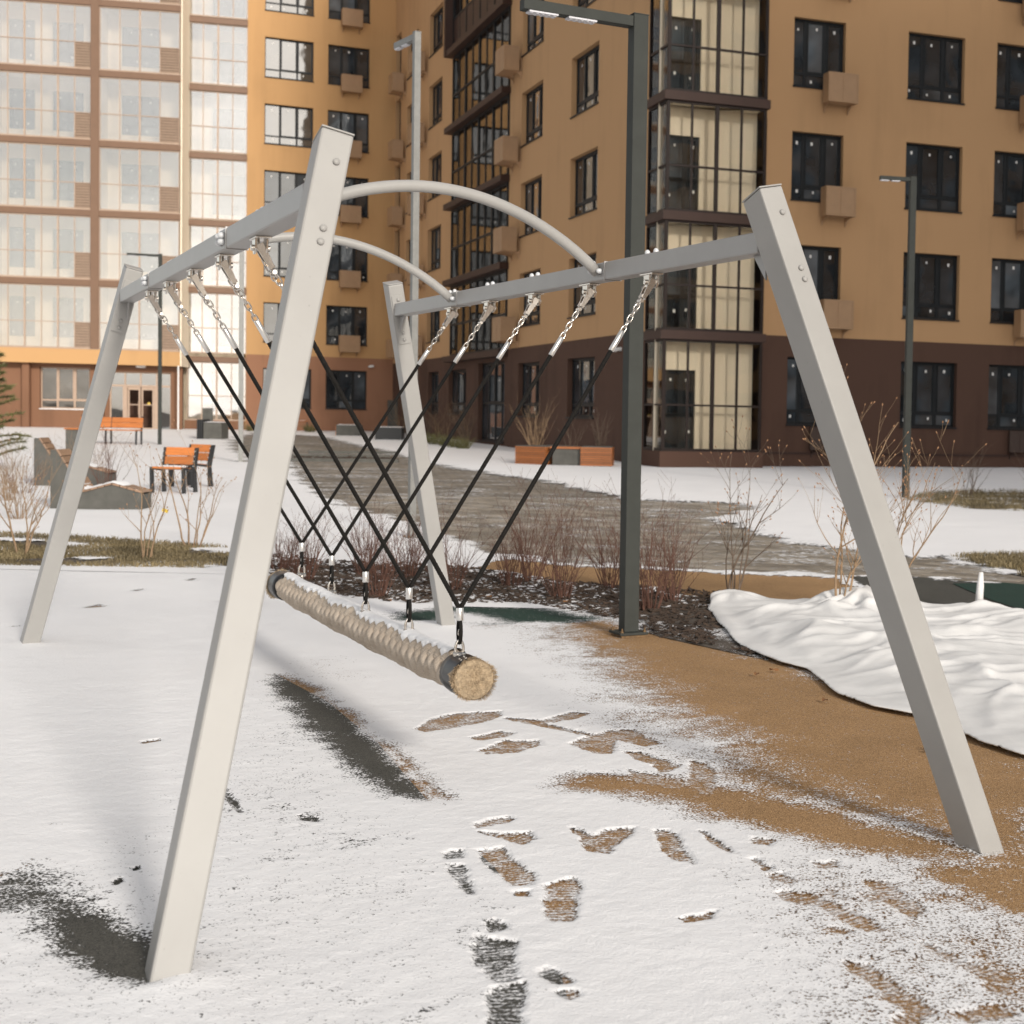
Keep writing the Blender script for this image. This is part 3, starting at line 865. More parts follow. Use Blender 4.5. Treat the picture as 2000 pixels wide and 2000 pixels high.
def window(F, parent, s, z, w, h, cols=(.3, .37, .33), low=.36, rec=.16, fm='frame_dark', pm='pane_dark', sill=True, stick=True, t=.055, name='window', sill_mat='frame_dark'):
    """frame with a tall row of lights over a short fixed row; panes, sill and delivery stickers as sub-parts"""
    k = (round(w, 3), round(h, 3), cols, low, fm, t)
    if k not in FRAME:
        m = MB()
        xs = [0]
        for c in cols: xs.append(xs[-1] + c * w)
        m.box(0, w, 0, .07, 0, t); m.box(0, w, 0, .07, h - t, h)
        m.box(0, t, .002, .068, t, h - t); m.box(w - t, w, .002, .068, t, h - t)
        for x in xs[1:-1]:
            m.box(x - t * .8, x + t * .8, .004, .066, t, h - t)
        if low:
            m.box(t, w - t, -.002, .06, low - t * .6, low + t * .6)
        # sash profiles round the opening lights
        cells = []
        for a, b in zip(xs, xs[1:]):
            x0 = a + (t if a == 0 else t * .8); x1 = b - (t if b >= w - 1e-6 else t * .8)
            if low:
                cells.append((x0, x1, t, low - t * .6, 0)); cells.append((x0, x1, low + t * .6, h - t, 1))
            else:
                cells.append((x0, x1, t, h - t, 1))
        for i, (x0, x1, z0, z1, up) in enumerate(cells):
            if up and i != 1:
                q = .03
                m.box(x0, x1, -.012, .05, z0, z0 + q); m.box(x0, x1, -.012, .05, z1 - q, z1)
                m.box(x0, x0 + q, -.011, .049, z0 + q, z1 - q); m.box(x1 - q, x1, -.011, .049, z0 + q, z1 - q)
        FRAME[k] = (m.mesh('window_frame', M_[fm]), cells)
    me, cells = FRAME[k]
    o = link(name, me, parent, F.M(s, rec, z))
    for (x0, x1, z0, z1, up) in cells:
        pk = 'pane_blue' if pm == 'pane_dark' and RW.random() < .22 else pm
        p = link('pane', pane_mesh(x1 - x0, z1 - z0, M_[pk]), o, Matrix.Translation((x0, .03, z0)), keep=False)
        if stick:
            zz = z1 - .16 - RW.random() * .05 if up else z0 + (z1 - z0) * (.4 + .3 * RW.random())
            xx = (x0 + x1) / 2 + (RW.random() - .5) * .1 if up else x0 + (x1 - x0) * (.15 + .7 * RW.random())
            if up or RW.random() < .7:
                link('sticker', stick_mesh(), o, Matrix.Translation((xx, .028, zz)) @ Matrix.Scale(.6 + .3 * RW.random(), 4), keep=False)
    if sill:
        kk = ('sill', round(w, 3), rec, sill_mat)
        if kk not in FRAME:
            m = MB(); m.obox((-.02, -rec - .04, -.045), (w + .04, 0, 0), (0, rec + .04, 0), (0, 0, .04)); FRAME[kk] = m.mesh('window_sill', M_[sill_mat])
        link('window_sill', FRAME[kk], o, Matrix.Identity(4), keep=False)
    return o

def glazing(F, parent, s0, s1, z0, z1, n, tr=.40, fm='frame_brown', pm='glass_bay', d=0.0, louver=None, panel=False, thick=2, t=.045, name='balcony_glazing'):
    """storey-high loggia glazing: n columns, one transom at tr of the height; thick: every k-th mullion heavier"""
    w, h = s1 - s0, z1 - z0
    m = MB(); xs = [w * i / n for i in range(n + 1)]; zt = h * tr
    m.box(0, w, 0, .08, 0, t * 1.4); m.box(0, w, 0, .08, h - t * 1.2, h)
    half = []
    for i, x in enumerate(xs):
        k = t * (.9 if thick and i % thick == 0 else .5); half.append(k)
        a, b = max(0, x - k), min(w, x + k)
        m.box(a, b, -.012 if thick and i % thick == 0 else .004, .076, t * 1.4, h - t * 1.2)
    m.box(t, w - t, -.006, .07, zt - t * .5, zt + t * .5)
    o = m.build(name, M_[fm], parent, M=F.M(s0, d, z0))
    for i in range(n):
        x0, x1 = xs[i] + half[i], xs[i + 1] - half[i + 1]
        for (a, b, lowrow) in ((t * 1.4, zt - t * .5, 1), (zt + t * .5, h - t * 1.2, 0)):
            if lowrow and louver is not None and i == louver:
                lm = MB(); nz = 9
                for q in range(nz):
                    zz = a + (b - a) * q / nz
                    lm.obox((x0, .01, zz), (x1 - x0, 0, 0), (0, .03, (b - a) / nz * .55), (0, .008, -.004))
                lm.box(x0, x1, .05, .055, a, b); lm.v[-8:] = lm.v[-8:]
                lm.build('louvre', M_['louver'], o, M=Matrix.Identity(4), keep=False)
            elif lowrow and panel:
                pm_ = MB(); pm_.box(x0, x1, .015, .045, a, b); pm_.build('panel', M_['band_dark'], o, M=Matrix.Identity(4), keep=False)
            else:
                link('pane', pane_mesh(x1 - x0, b - a, M_[pm]), o, Matrix.Translation((x0, .03, a)), keep=False)
    return o

def band(F, parent, s0, s1, z0, z1, d0, d1, mat, name='floor_band'):
    m = MB()
    m.obox(F.pt(s0, d0, z0), F.u * (s1 - s0), F.n * (d1 - d0), (0, 0, z1 - z0))
    return m.build(name, M_[mat], parent)

BASK = {}
def basket(F, parent, s, z, w=.84, mat='basket', dep=.5, h=.76):
    """perforated box for an outdoor cooling unit on two curved arms"""
    k = (w, mat, dep, h)
    if k not in BASK:
        m = MB(); g = .012
        m.box(0, w, -dep, -dep + g, 0, h)
        m.box(0, g, -dep + g, -.12, 0, h); m.box(w - g, w, -dep + g, -.12, 0, h)
        m.box(g, w - g, -dep + g, -.12, .0, g)
        for (q0, q1, q2, q3) in ((0, w, 0, .04), (0, w, h - .04, h), (0, .03, .04, h - .04), (w - .03, w, .04, h - .04), (w / 2 - .012, w / 2 + .012, .04, h - .04)):
            m.box(q0, q1, -dep - .012, -dep - .001, q2, q3)
        for (xa, xb) in ((-.012, -.001), (w + .001, w + .012)):
            m.box(xa, xb, -dep, -dep + .03, 0, h); m.box(xa, xb, -.15, -.12, 0, h); m.box(xa, xb, -dep + .03, -.15, h - .04, h)
        for i in range(9):                                   # folded louvre lips on the front sheet
            zz = .06 + i * (h - .1) / 9
            m.obox((.04, -dep - .006, zz), (w - .08, 0, 0), (0, .006, .0), (0, 0, .012))
        brs = []
        for x in (.06, w - .10):
            br = MB(); brs.append(br)
            br.box(x, x + .035, -.03, 0, -.22, .62)
            pts = [(x, -.03, -.2), (x, -.06, -.12), (x, -.14, -.06), (x, -.30, -.03), (x, -dep + .02, -.012), (x, -dep + .02, -.001), (x, -.03, -.001)]
            br.prism(pts, (.035, 0, 0))
        BASK[k] = (m.mesh('basket', M_[mat]), [q.mesh('bracket', M_[mat]) for q in brs])
    o = link('cooling_unit_basket', BASK[k][0], parent, F.M(s, 0, z))
    for q in BASK[k][1]:
        link('bracket', q, o, Matrix.Identity(4), keep=False)
    return o

def camera_unit(F, parent, s, z):
    m = MB(); m.box(-.05, .05, -.05, 0, -.05, .05); m.tube([(0, -.05, 0), (0, -.12, -.02)], .025, 8)
    m.tube([(-.16, -.12, -.03), (.06, -.12, -.01)], .05, 10)
    m.build('security_camera', M_['white_fix'], parent, M=F.M(s, 0, z))

# ================================================================== dark block on the right (street side, courtyard side, corner loggia)
FLR = 2.97
blk = empty('apartment_building', (-2, 45, .3), 'ochre and dark brown apartment block in shade with a glazed corner loggia', 'building')
FD = Facade((-3.805, 38.9), (8.2, 43.72))
FC = Facade((-20.02, 71.9), (-4.29, 39.35))
LC = FC.L
cs = lambda s: LC - s                                # distances measured from the outer corner
G0, BROWN, ROOF = -.1, 3.75, 30.0

# --- front wall D
colsD = [(3.46, 4.93), (6.78, 8.5), (9.5, 11.2)]
NLV = 6
holesD = [(a, b, 1.42 + FLR * k, 3.2 + FLR * k) for a, b in colsD for k in range(NLV)]
sD0, sD1 = 2.74, FD.L
wall(FD, blk, 'wall', M_['brown'], sD0, sD1, G0, BROWN, [h for h in holesD if h[3] < BROWN])
wall(FD, blk, 'wall', M_['orange'], sD0, sD1, BROWN, ROOF, [h for h in holesD if h[3] > BROWN])
band(FD, blk, sD0, sD1, .62, .68, -.05, .02, 'band_dark', 'plinth_ledge')
band(FD, blk, sD0, sD1, -.1, .62, -.02, .02, 'brown', 'plinth')
for ci, (a, b) in enumerate(colsD):
    for k in range(NLV):
        window(FD, blk, a, 1.42 + FLR * k, b - a, 1.78, t=.06, cols=(.26, .39, .35) if ci != 1 else (.29, .37, .34))
        if ci == 0 and k >= 1:
            basket(FD, blk, 4.27, 1.42 + FLR * k - .42)
        if ci == 2 and k >= 1:
            basket(FD, blk, 10.2, 1.42 + FLR * k - .42)
        if ci in (0, 2) and k == 0:
            basket(FD, blk, a + .65, .75, mat='basket_brown', h=.6, dep=.12, w=.7)

# --- corner loggia: front in line with the street wall but proud of it, side flush with the courtyard wall
c0 = Vector((-3.68, 38.0)); c1 = Vector((-1.24, 38.98))
FB = Facade(c0, c1)
FBs = Facade((-4.29, 39.35), c0)
zb = [.62] + [3.55 + FLR * k for k in range(0, 7)]
for k in range(NLV):
    z0 = .68 if k == 0 else 3.72 + FLR * (k - 1)
    z1 = 3.50 + FLR * k
    glazing(FB, blk, 0, FB.L, z0, z1, 4, .415, 'frame_brown', 'glass_bay', thick=2, t=.05)
    glazing(FBs, blk, 0, FBs.L, z0, z1, 2, .415, 'frame_brown', 'glass_bay', thick=2, t=.05)
    # side return to the street wall
    FBr = Facade(c1, FD.pt(2.74, 0, 0).xy)
    glazing(FBr, blk, 0.02, FBr.L, z0, z1, 1, .415, 'frame_brown', 'glass_bay', thick=1, t=.05)
    m = MB()                                          # sill band, mitred round the corner
    lo, hi = (3.50 + FLR * k, 3.72 + FLR * k)
    A = FBs.pt(0, -.08, 0); B = FB.pt(-.085, -.08, 0); C = FB.pt(FB.L + .08, -.08, 0); D = FB.pt(FB.L + .08, 1.2, 0); E = FBs.pt(0, 1.3, 0)
    m.prism([(p.x, p.y, lo) for p in (A, B, C, D, E)], (0, 0, hi - lo))
    m.build('floor_band', M_['band_dark'], blk)
    for zz, nm in ((hi + .003, 'loggia_bounce_floor'), (lo - .025, 'loggia_bounce_ceiling')):  # pale sheets added to bounce light into the loggia
        m = MB(); q = [FBs.pt(.1, .10, 0), FB.pt(.12, .10, 0), FB.pt(FB.L - .08, .10, 0), FB.pt(FB.L - .08, .60, 0), FB.pt(.0, .60, 0)]
        m.prism([(p.x, p.y, zz) for p in q], (0, 0, .02)); m.build(nm, M_['ceiling'], blk)
m = MB()
m.prism([(p.x, p.y, .22) for p in (FBs.pt(0, -.06, 0), FB.pt(-.065, -.06, 0), FB.pt(FB.L + .06, -.06, 0), FB.pt(FB.L + .06, 1.2, 0), FBs.pt(0, 1.3, 0))], (0, 0, .46))
m.build('loggia_base', M_['brown'], blk)
# rooms behind: back wall with a balcony door and window
FBk = Facade(FB.pt(-.05, .62, 0).xy, FB.pt(FB.L - .03, .62, 0).xy)
dh = [(.15, 1.10, (.70 if k == 0 else 3.74 + FLR * (k - 1)), (2.75 + FLR * k)) for k in range(NLV)]
wall(FBk, blk, 'loggia_wall', M_['cream'], 0, FBk.L, .3, 3.5 + FLR * 6, dh, .15)
for h in dh:
    window(FBk, blk, h[0], h[2], h[1] - h[0], h[3] - h[2], cols=(.6, .4), low=.9, rec=.08, sill=False, t=.06, name='balcony_door')

# --- courtyard wall C
W1 = (cs(6.87), cs(4.22)); W2 = (cs(12.5), cs(9.95)); W3 = (cs(27.3), cs(24.75)); W4 = (cs(32.0), cs(29.6)); W5 = (cs(34.7), cs(33.5))
LG = (cs(22.65), cs(14.02))
holesC = []
for (a, b) in (W1, W2, W3, W4):
    holesC += [(a, b, 1.48 + FLR * k, 3.22 + FLR * k) for k in range(NLV)]
holesC = [h for h in holesC if not (h[3] < BROWN and h[0] in (W3[0],))]
slots = [(W5[0], W5[1], 4.6 + FLR * (k - 1) , 6.9 + FLR * (k - 1)) for k in range(1, NLV)]
lgh = [(LG[0], LG[1], 3.72 + FLR * (k - 1), 3.50 + FLR * k) for k in range(1, NLV)]
gh = [(cs(18.07), cs(14.3), .55, 3.35), (cs(23.0), cs(20.03), 1.5, 3.2), (cs(26.9), cs(24.9), 1.5, 3.2)]
low = [h for h in holesC if h[3] < BROWN] + gh
wall(FC, blk, 'wall', M_['brown'], 0, LC, G0, BROWN, low)
wall(FC, blk, 'wall', M_['orange'], 0, LC, BROWN, ROOF, [h for h in holesC if h[3] > BROWN] + slots + lgh)
for h in holesC:
    window(FC, blk, h[0], h[2], h[1] - h[0], h[3] - h[2], pm='pane_dark', t=.075, stick=h[0] > LC - 14)
window(FC, blk, gh[0][0], gh[0][2], gh[0][1] - gh[0][0], 2.8, cols=(.25, .25, .25, .25), low=1.35, t=.07, stick=False, name='tall_window')
for h in gh[1:]:
    window(FC, blk, h[0], h[2], h[1] - h[0], h[3] - h[2], t=.075, stick=False)
for h in slots:
    window(FC, blk, h[0], h[2], h[1] - h[0], h[3] - h[2], cols=(.5, .5), low=1.0, rec=.18, t=.06, stick=False, name='narrow_balcony_door')
for k in range(1, NLV):
    z0, z1 = 3.72 + FLR * (k - 1), 3.50 + FLR * k
    glazing(FC, blk, LG[0], LG[1], z0, z1, 8, .45, 'frame_dark', 'glass_bay', d=-.05, panel=(k >= 5), thick=2, t=.07)
    band(FC, blk, LG[0] - .25, LG[1] + .1, 3.50 + FLR * (k - 1), 3.72 + FLR * (k - 1), -.32, 1.2, 'band_dark')
    basket(FC, blk, cs(13.6), 1.48 + FLR * k - .5, w=1.15, dep=.62, h=.8)
    basket(FC, blk, cs(28.6), 1.48 + FLR * k - .5, w=1.0, dep=.6, h=.8)
    basket(FC, blk, cs(33.2), 1.48 + FLR * k - .5, w=1.0, dep=.6, h=.8)
band(FC, blk, LG[0] - .28, LG[0] - .02, 15.4, ROOF, -.36, .0, 'band_dark', 'pilaster')
FCk = Facade(FC.pt(LG[0] - .2, 1.2, 0).xy, FC.pt(LG[1] + .2, 1.2, 0).xy)
dk = [(a, a + 2.2, 3.9 + FLR * (k - 1), 2.85 + FLR * k) for k in range(1, NLV) for a in (1.2, 5.6)]
wall(FCk, blk, 'loggia_wall', M_['orange_lit'], 0, FCk.L, 3.5, 21.2, dk, .12)
for h in dk:
    window(FCk, blk, h[0], h[2], h[1] - h[0], h[3] - h[2], cols=(.5, .5), low=.7, rec=.08, sill=False, stick=False, t=.07, name='balcony_door')
for x in (0.0, FCk.L):
    m = MB(); m.poly([FCk.pt(x, -1.2, 3.5), FCk.pt(x, 0, 3.5), FCk.pt(x, 0, 21.2), FCk.pt(x, -1.2, 21.2)]); m.build('loggia_wall', M_['orange_lit'], blk)
camera_unit(FC, blk, cs(1.9), 3.35)
# block core: roof, far walls, dark rooms
m = MB()
pts = [FC.pt(-3, 2.2, 0), FC.pt(LC - 2, 2.2, 0), FD.pt(2.2, 2.4, 0), FD.pt(FD.L, 2.4, 0), Vector((22, 75, 0)), Vector((-16, 84, 0))]
m.prism([(p.x, p.y, -.2) for p in pts], (0, 0, ROOF + .1))
m.build('core', M_['brown'], blk)
m = MB()
for F_, a, b in ((FD, sD0, sD1), (FC, 0, LC)):
    m.obox(F_.pt(a, 0, ROOF), F_.u * (b - a), F_.n * 2.5, (0, 0, .5))
m.build('parapet', M_['orange'], blk)
m = MB(); m.poly([FD.pt(FD.L, 0, 0), FD.pt(FD.L, 6, 0), FD.pt(FD.L, 6, ROOF), FD.pt(FD.L, 0, ROOF)]); m.build('wall', M_['orange'], blk)

# ================================================================== lit block on the left
lft = empty('apartment_building', (-28, 66, .5), 'sunlit ochre and cream apartment block with tall glazed balconies over an entrance', 'building')
FA = Facade((-41.25, 62.6), (-27.27, 65.68))
LA = FA.L
FLg = Facade((-27.62, 67.25), (-25.25, 67.92))
FBw = Facade((-25.25, 67.92), (-19.4, 70.71))
ZA = [3.9 + 2.96 * k for k in range(0, 7)]
# glazed balconies A, two bays (and the next one along, past the frame edge)
ax = lambda X: FA.at_x(X)
bays = [(ax(-40.6), ax(-34.75), 8), (ax(-34.6), ax(-30.78), 6), (ax(-30.46), ax(-27.33), 4)]
for k in range(6):
    z0, z1 = ZA[k] + .03, ZA[k + 1] - .27
    for bi, (a, b, n) in enumerate(bays):
        glazing(FA, lft, a, b, z0, z1, n, .42, 'frame_light', 'glass_lit', louver=n - 1, thick=2, t=.034)
    m = MB()
    m.obox(FA.pt(0, -.06, ZA[k] - .25 if k else ZA[k] - .62), FA.u * LA, FA.n * .40, (0, 0, .25 if k else .62))
    m.build('floor_band', M_['band'] if k else M_['orange_lit'], lft)
    m = MB(); m.obox(FA.pt(0, -.075, ZA[k] + .001), FA.u * LA, FA.n * .12, (0, 0, .028)); m.build('drip_edge', M_['frame_light'], lft)
    m = MB(); m.obox(FA.pt(.02, .36, ZA[k] - .22), FA.u * (LA - .04), FA.n * 1.2, (0, 0, .2)); m.build('balcony_slab', M_['ceiling'], lft)
for (a, b) in ((ax(-34.75), ax(-34.6)), (ax(-30.78), ax(-30.46))):
    band(FA, lft, a, b, ZA[0] + .03, 30, -.10, .3, 'band', 'pilaster')
    band(FA, lft, a - .02, b + .02, ZA[0], 30, .3, 1.5, 'cream', 'party_wall')
FAk = Facade(FA.pt(0, 1.45, 0).xy, FA.pt(LA, 1.45, 0).xy)
hk = []
for k in range(6):
    for (a, b) in ((ax(-38.9), ax(-37.2)), (ax(-35.6), ax(-34.9)), (ax(-34.3), ax(-33.3)), (ax(-32.6), ax(-31.4)), (ax(-29.9), ax(-28.4))):
        hk.append((a, b, ZA[k] + .55, ZA[k] + 2.25))
wall(FAk, lft, 'loggia_wall', M_['cream'], 0, LA, ZA[0] - .5, 22, hk, .12)
for h in hk:
    window(FAk, lft, h[0], h[2], h[1] - h[0], h[3] - h[2], cols=(.5, .5), low=.4, rec=.07, sill=False, t=.05, stick=True, pm='pane_dark')
# end wall of A
m = MB(); m.obox(FA.pt(LA - .01, -.05, ZA[0] - .62), FA.u * .06, FA.n * 1.75, (0, 0, 26)); m.build('end_wall', M_['cream'], lft)
m = MB(); m.obox(FA.pt(0, .1, 21.45), FA.u * LA, FA.n * 1.4, (0, 0, 8.6)); m.build('wall', M_['orange_lit'], lft)
# ground floor of A, set back under the balconies
FG = Facade(FA.pt(0, .55, 0).xy, FA.pt(LA, .55, 0).xy)
gx = lambda X: FG.at_x(X)
gw = (gx(-33.0), gx(-31.05), 1.35, 3.12)
ge = (gx(-30.3), gx(-27.85), .36, 3.0)
gl = (gx(-37.6), gx(-35.2), 1.35, 3.12)
wall(FG, lft, 'wall', M_['brown_lit'], 0, LA, .2, ZA[0] - .5, [gw, ge, gl], .25)
for q in (gw, gl):
    window(FG, lft, q[0], q[2], q[1] - q[0], q[3] - q[2], cols=(.33, .34, .33), low=.36, rec=.2, fm='frame_light', pm='pane_bright', t=.05, stick=False, sill_mat='white_fix')
for x in (gx(-30.75), gx(-33.6)):
    m = MB(); m.obox(FG.pt(x, -.35, .2), FG.u * .28, FG.n * .36, (0, 0, 3.1)); m.build('pilaster', M_['brown_lit'], lft)
# entrance: lobby glazing with a double door
ew = ge[1] - ge[0]
en = MB()
for (a, b, c, e) in ((0, ew, 2.58, 2.64), (0, ew, 2.0, 2.08), (0, ew, 0, .06), (0, .06, 0, 2.64), (ew - .06, ew, 0, 2.64)):
    en.box(a, b, .0, .08, c, e)
for x in (.62, 1.9):
    en.box(x - .09, x + .09, -.02, .09, .06, 2.0)
for x in (.62, 1.25, 1.9):
    en.box(x - .03, x + .03, .004, .076, 2.08, 2.58)
ent = en.build('entrance_glazing', M_['frame_light'], lft, M=FG.M(ge[0], .12, ge[2]))
for (x0, x1, z0, z1) in ((.06, .53, .06, 2.0), (1.99, ew - .06, .06, 2.0), (.06, .59, 2.08, 2.58), (.65, 1.22, 2.08, 2.58), (1.28, 1.87, 2.08, 2.58), (1.93, ew - .06, 2.08, 2.58)):
    link('pane', pane_mesh(x1 - x0, z1 - z0, M_['glass_door']), ent, Matrix.Translation((x0, .03, z0)), keep=False)
for (x0, x1, hx) in ((.73, 1.24, 1.18), (1.28, 1.80, 1.32)):
    d = MB(); t = .07
    d.box(x0, x1, -.01, .05, .07, .22); d.box(x0, x1, -.01, .05, 1.86, 1.99)
    d.box(x0, x0 + t, -.01, .05, .22, 1.86); d.box(x1 - t, x1, -.01, .05, .22, 1.86)
    d.box(x0 + t, x1 - t, -.005, .045, 1.2, 1.24)
    d.tube([(hx, -.02, .8), (hx, -.07, .82), (hx, -.07, 1.35), (hx, -.02, 1.37)], .015, 6)
    lf = d.build('door', M_['frame_light'], ent, M=Matrix.Identity(4), keep=False)
m = MB(); m.lathe((1.58, .028, 1.28), (0, -1, 0), [(.06, 0), (.06, .004)], 14); m.build('door_marker', simple('marker_yellow', (.6, .42, .08), .6), ent, M=Matrix.Identity(4), keep=False)
# lobby behind
m = MB(); m.obox(FG.pt(ge[0] - .3, 3.2, .2), FG.u * (ew + .6), FG.n * .1, (0, 0, 3.2)); m.build('lobby_wall', M_['brown'], lft)
m = MB(); m.obox(FG.pt(ge[0] - .3, .25, .3), FG.u * (ew + .6), FG.n * 3, (0, 0, .05)); m.build('lobby_floor', M_['galv'], lft)
m = MB(); m.obox(FG.pt(gx(-29.0) - .18, -.3, 3.18), FG.u * .36, FG.n * .16, (0, 0, .14)); m.build('entrance_lamp', M_['white_fix'], lft)
m = MB(); m.tube([FG.pt(gx(-27.45), -.62, .45), FG.pt(gx(-27.45), -.62, 3.3)], .035, 8); m.build('downpipe', M_['white_fix'], lft)
# recessed balconies between the two faces
for k in range(-1, 6):
    z0 = .95 if k < 0 else ZA[k] + .03
    z1 = 3.55 if k < 0 else ZA[k + 1] - .25
    glazing(FLg, lft, 0, FLg.L, z0, z1, 4, .42, 'frame_light', 'glass_lit', thick=2, t=.04)
    band(FLg, lft, -.1, FLg.L, z1 + .002, z1 + .24, -.08, 1.2, 'band')
band(FLg, lft, -.1, FLg.L, .2, .95, 0, .2, 'brown_lit', 'loggia_base')
FLk = Facade(FLg.pt(-.3, 1.2, 0).xy, FLg.pt(FLg.L + .3, 1.2, 0).xy)
hl = [(1.2, 2.6, ZA[0] + .4 + 2.96 * (k - 1), ZA[0] + 2.2 + 2.96 * (k - 1)) for k in range(0, 7)]
wall(FLk, lft, 'loggia_wall', M_['cream'], 0, FLk.L, .3, 24, hl, .1)
for h in hl:
    window(FLk, lft, h[0], h[2], h[1] - h[0], h[3] - h[2], cols=(.5, .5), low=.4, rec=.06, sill=False, t=.05, stick=False, pm='pane_dark')
# ochre face B
bx = lambda X: FBw.at_x(X)
B1 = (bx(-24.6), bx(-22.72)); B2 = (bx(-22.15), bx(-20.5))
hb = [(a, b, 1.6 + 2.95 * k, 3.36 + 2.95 * k) for (a, b) in (B1, B2) for k in range(7)]
wall(FBw, lft, 'wall', M_['brown_lit_b'], 0, FBw.L, .2, 3.95, [h for h in hb if h[3] < 3.95])
wall(FBw, lft, 'wall', M_['orange_lit'], 0, FBw.L, 3.95, 30, [h for h in hb if h[3] > 3.95])
for h in hb:
    k = round((h[2] - 1.6) / 2.95)
    window(FBw, lft, h[0], h[2], h[1] - h[0], h[3] - h[2], cols=(.32, .35, .33), low=.36, t=.045, pm='pane_bright' if (h[0] == B1[0] and k >= 4) else 'pane_dark', stick=True)
    if h[0] == B2[0] and k >= 1:
        basket(FBw, lft, B2[0] + .55, h[2] - .36, w=.88, dep=.5, h=.76)
camera_unit(FBw, lft, bx(-20.3), 3.6)
m = MB(); m.obox(FBw.pt(-.02, 0, .2), FBw.u * .02, FBw.n * 1.2, (0, 0, 30)); m.build('wall', M_['orange_lit'], lft)
m = MB()
pts = [FA.pt(0, 2.0, 0), FA.pt(LA - .3, 2.0, 0), FLk.pt(0, .3, 0), FBw.pt(.4, 1.6, 0), FBw.pt(FBw.L + .5, 1.6, 0), Vector((-25, 84, 0)), Vector((-46, 80, 0))]
m.prism([(p.x, p.y, -.2) for p in pts], (0, 0, 30.1))
m.build('core', M_['brown'], lft)

# ================================================================== neighbouring block beyond the frame; it throws the shade on the dark block
nb = empty('apartment_building', (44, -20, 0), 'tall ochre neighbouring block across the courtyard', 'building')
e0 = Vector((-3.95 + .5476 * 62, 38 - .8368 * 62))
FN = Facade((e0.x + 28.5, e0.y + 18.6), (e0.x, e0.y))
hn = [(2.0 + 4.0 * i, 4.2 + 4.0 * i, 1.6 + 2.97 * k, 3.3 + 2.97 * k) for i in range(8) for k in range(13)]
wall(FN, nb, 'wall', M_['orange'], 0, FN.L, 0, 40, hn, .2)
for h in hn:
    window(FN, nb, h[0], h[2], h[1] - h[0], h[3] - h[2], stick=False, sill=False)
m = MB(); m.prism([(p.x, p.y, -.1) for p in (FN.pt(0, .25, 0), FN.pt(FN.L, .25, 0), FN.pt(FN.L, 15, 0), FN.pt(0, 15, 0))], (0, 0, 40.05)); m.build('core', M_['orange'], nb)

# ================================================================== swing frame
LEG = {'NL': ((-1.673, 3.981), (-1.485, 4.759)), 'NR': ((.691, 5.368), (-.161, 5.724)),
       'FL': ((-4.918, 9.557), (-4.177, 9.384)), 'FR': ((-2.533, 10.75), (-2.764, 10.097))}
SU = Vector((-.505, .863, 0)); SV = Vector((.863, .505, 0))
LW, LD, HT = .100, .142, 2.40
frame = empty('swing_frame', (-2.15, 7.5, 0), 'white steel swing frame of four leaning posts, two beams and two arches', 'swing frame')

def dome_mesh(r, h, mat):
    m = MB()
    prof = [(r, 0), (r, h * .45)] + [(r * math.cos(a), h * .45 + h * .55 * math.sin(a)) for a in (.35, .7, 1.05, 1.4)]
    m.lathe((0, 0, 0), (0, 0, 1), prof, 12)
    return m.mesh('bolt_cap', M_[mat], True)
CAP_S = dome_mesh(.0115, .012, 'white_paint'); CAP_B = dome_mesh(.0125, .026, 'cap_plastic')
def put_cap(me, p, nrm, parent, name='bolt_cap'):
    q = Vector(nrm).to_track_quat('Z', 'Y').to_matrix().to_4x4()
    return link(name, me, parent, Matrix.Translation(Vector(p)) @ q)

legs = {}
for key, (b, t) in LEG.items():
    near = key[0] == 'N'
    B = Vector((b[0], b[1], 0)) + SU * LD / 2; T = Vector((t[0], t[1], HT)) + SU * LD / 2
    ax = (T - B).normalized()
    e1 = (SV - ax * SV.dot(ax)).normalized()          # across
    e2 = e1.cross(ax).normalized()                     # towards the viewer's side (-u)
    if e2.dot(SU) > 0: e2 = -e2
    m = MB()
    h = LW / 2; h2 = LD / 2
    ring = [(-1, 1), (1, 1), (1, -1), (-1, -1)]
    lowp, top = [], []
    for sx, sy in ring:
        off = e1 * h * sx + e2 * h2 * sy
        p = B + off
        lowp.append(p + ax * ((-.03 - p.z) / ax.z))
        top.append(T + off - ax * .004)
    n = len(m.v); m.v += [tuple(q) for q in lowp + top]
    fs = [(3, 2, 1, 0), (4, 5, 6, 7)] + [(i, (i + 1) % 4, 4 + (i + 1) % 4, 4 + i) for i in range(4)]
    if (lowp[1] - lowp[0]).cross(lowp[2] - lowp[0]).dot(ax) < 0:
        fs = [tuple(reversed(q)) for q in fs]
    m.f += fs
    o = m.build('leg', M_['white_paint'], frame, bevel=.007)
    # lid
    m = MB(); m.obox(T - e1 * (h + .001) - e2 * (h2 + .001) - ax * .003, e1 * (LW + .002), e2 * (LD + .002), ax * .006)
    m.build('end_cap', M_['white_paint'], o, bevel=.002)
    legs[key] = (o, B, T, ax, e1, e2)
    # mounting plate on the face that meets the beam, bolts through to the other face
    zc = (2.218 - B.z) / ax.z
    C = B + ax * zc
    face = -e2 if near else e2
    m = MB(); m.obox(C + face * (h2 + .0005) - e1 * .041 - ax * .215, e1 * .082, face * .008, ax * .33)
    m.build('mounting_plate', M_['white_paint'], o, bevel=.002)
    vis = e2 * (h2 + (.0 if near else .008))
    for dz in (.085, -.14, -.185):
        put_cap(CAP_S, C + vis + ax * dz + e1 * (.012 if near else 0), e2, o)
    if not near: pass

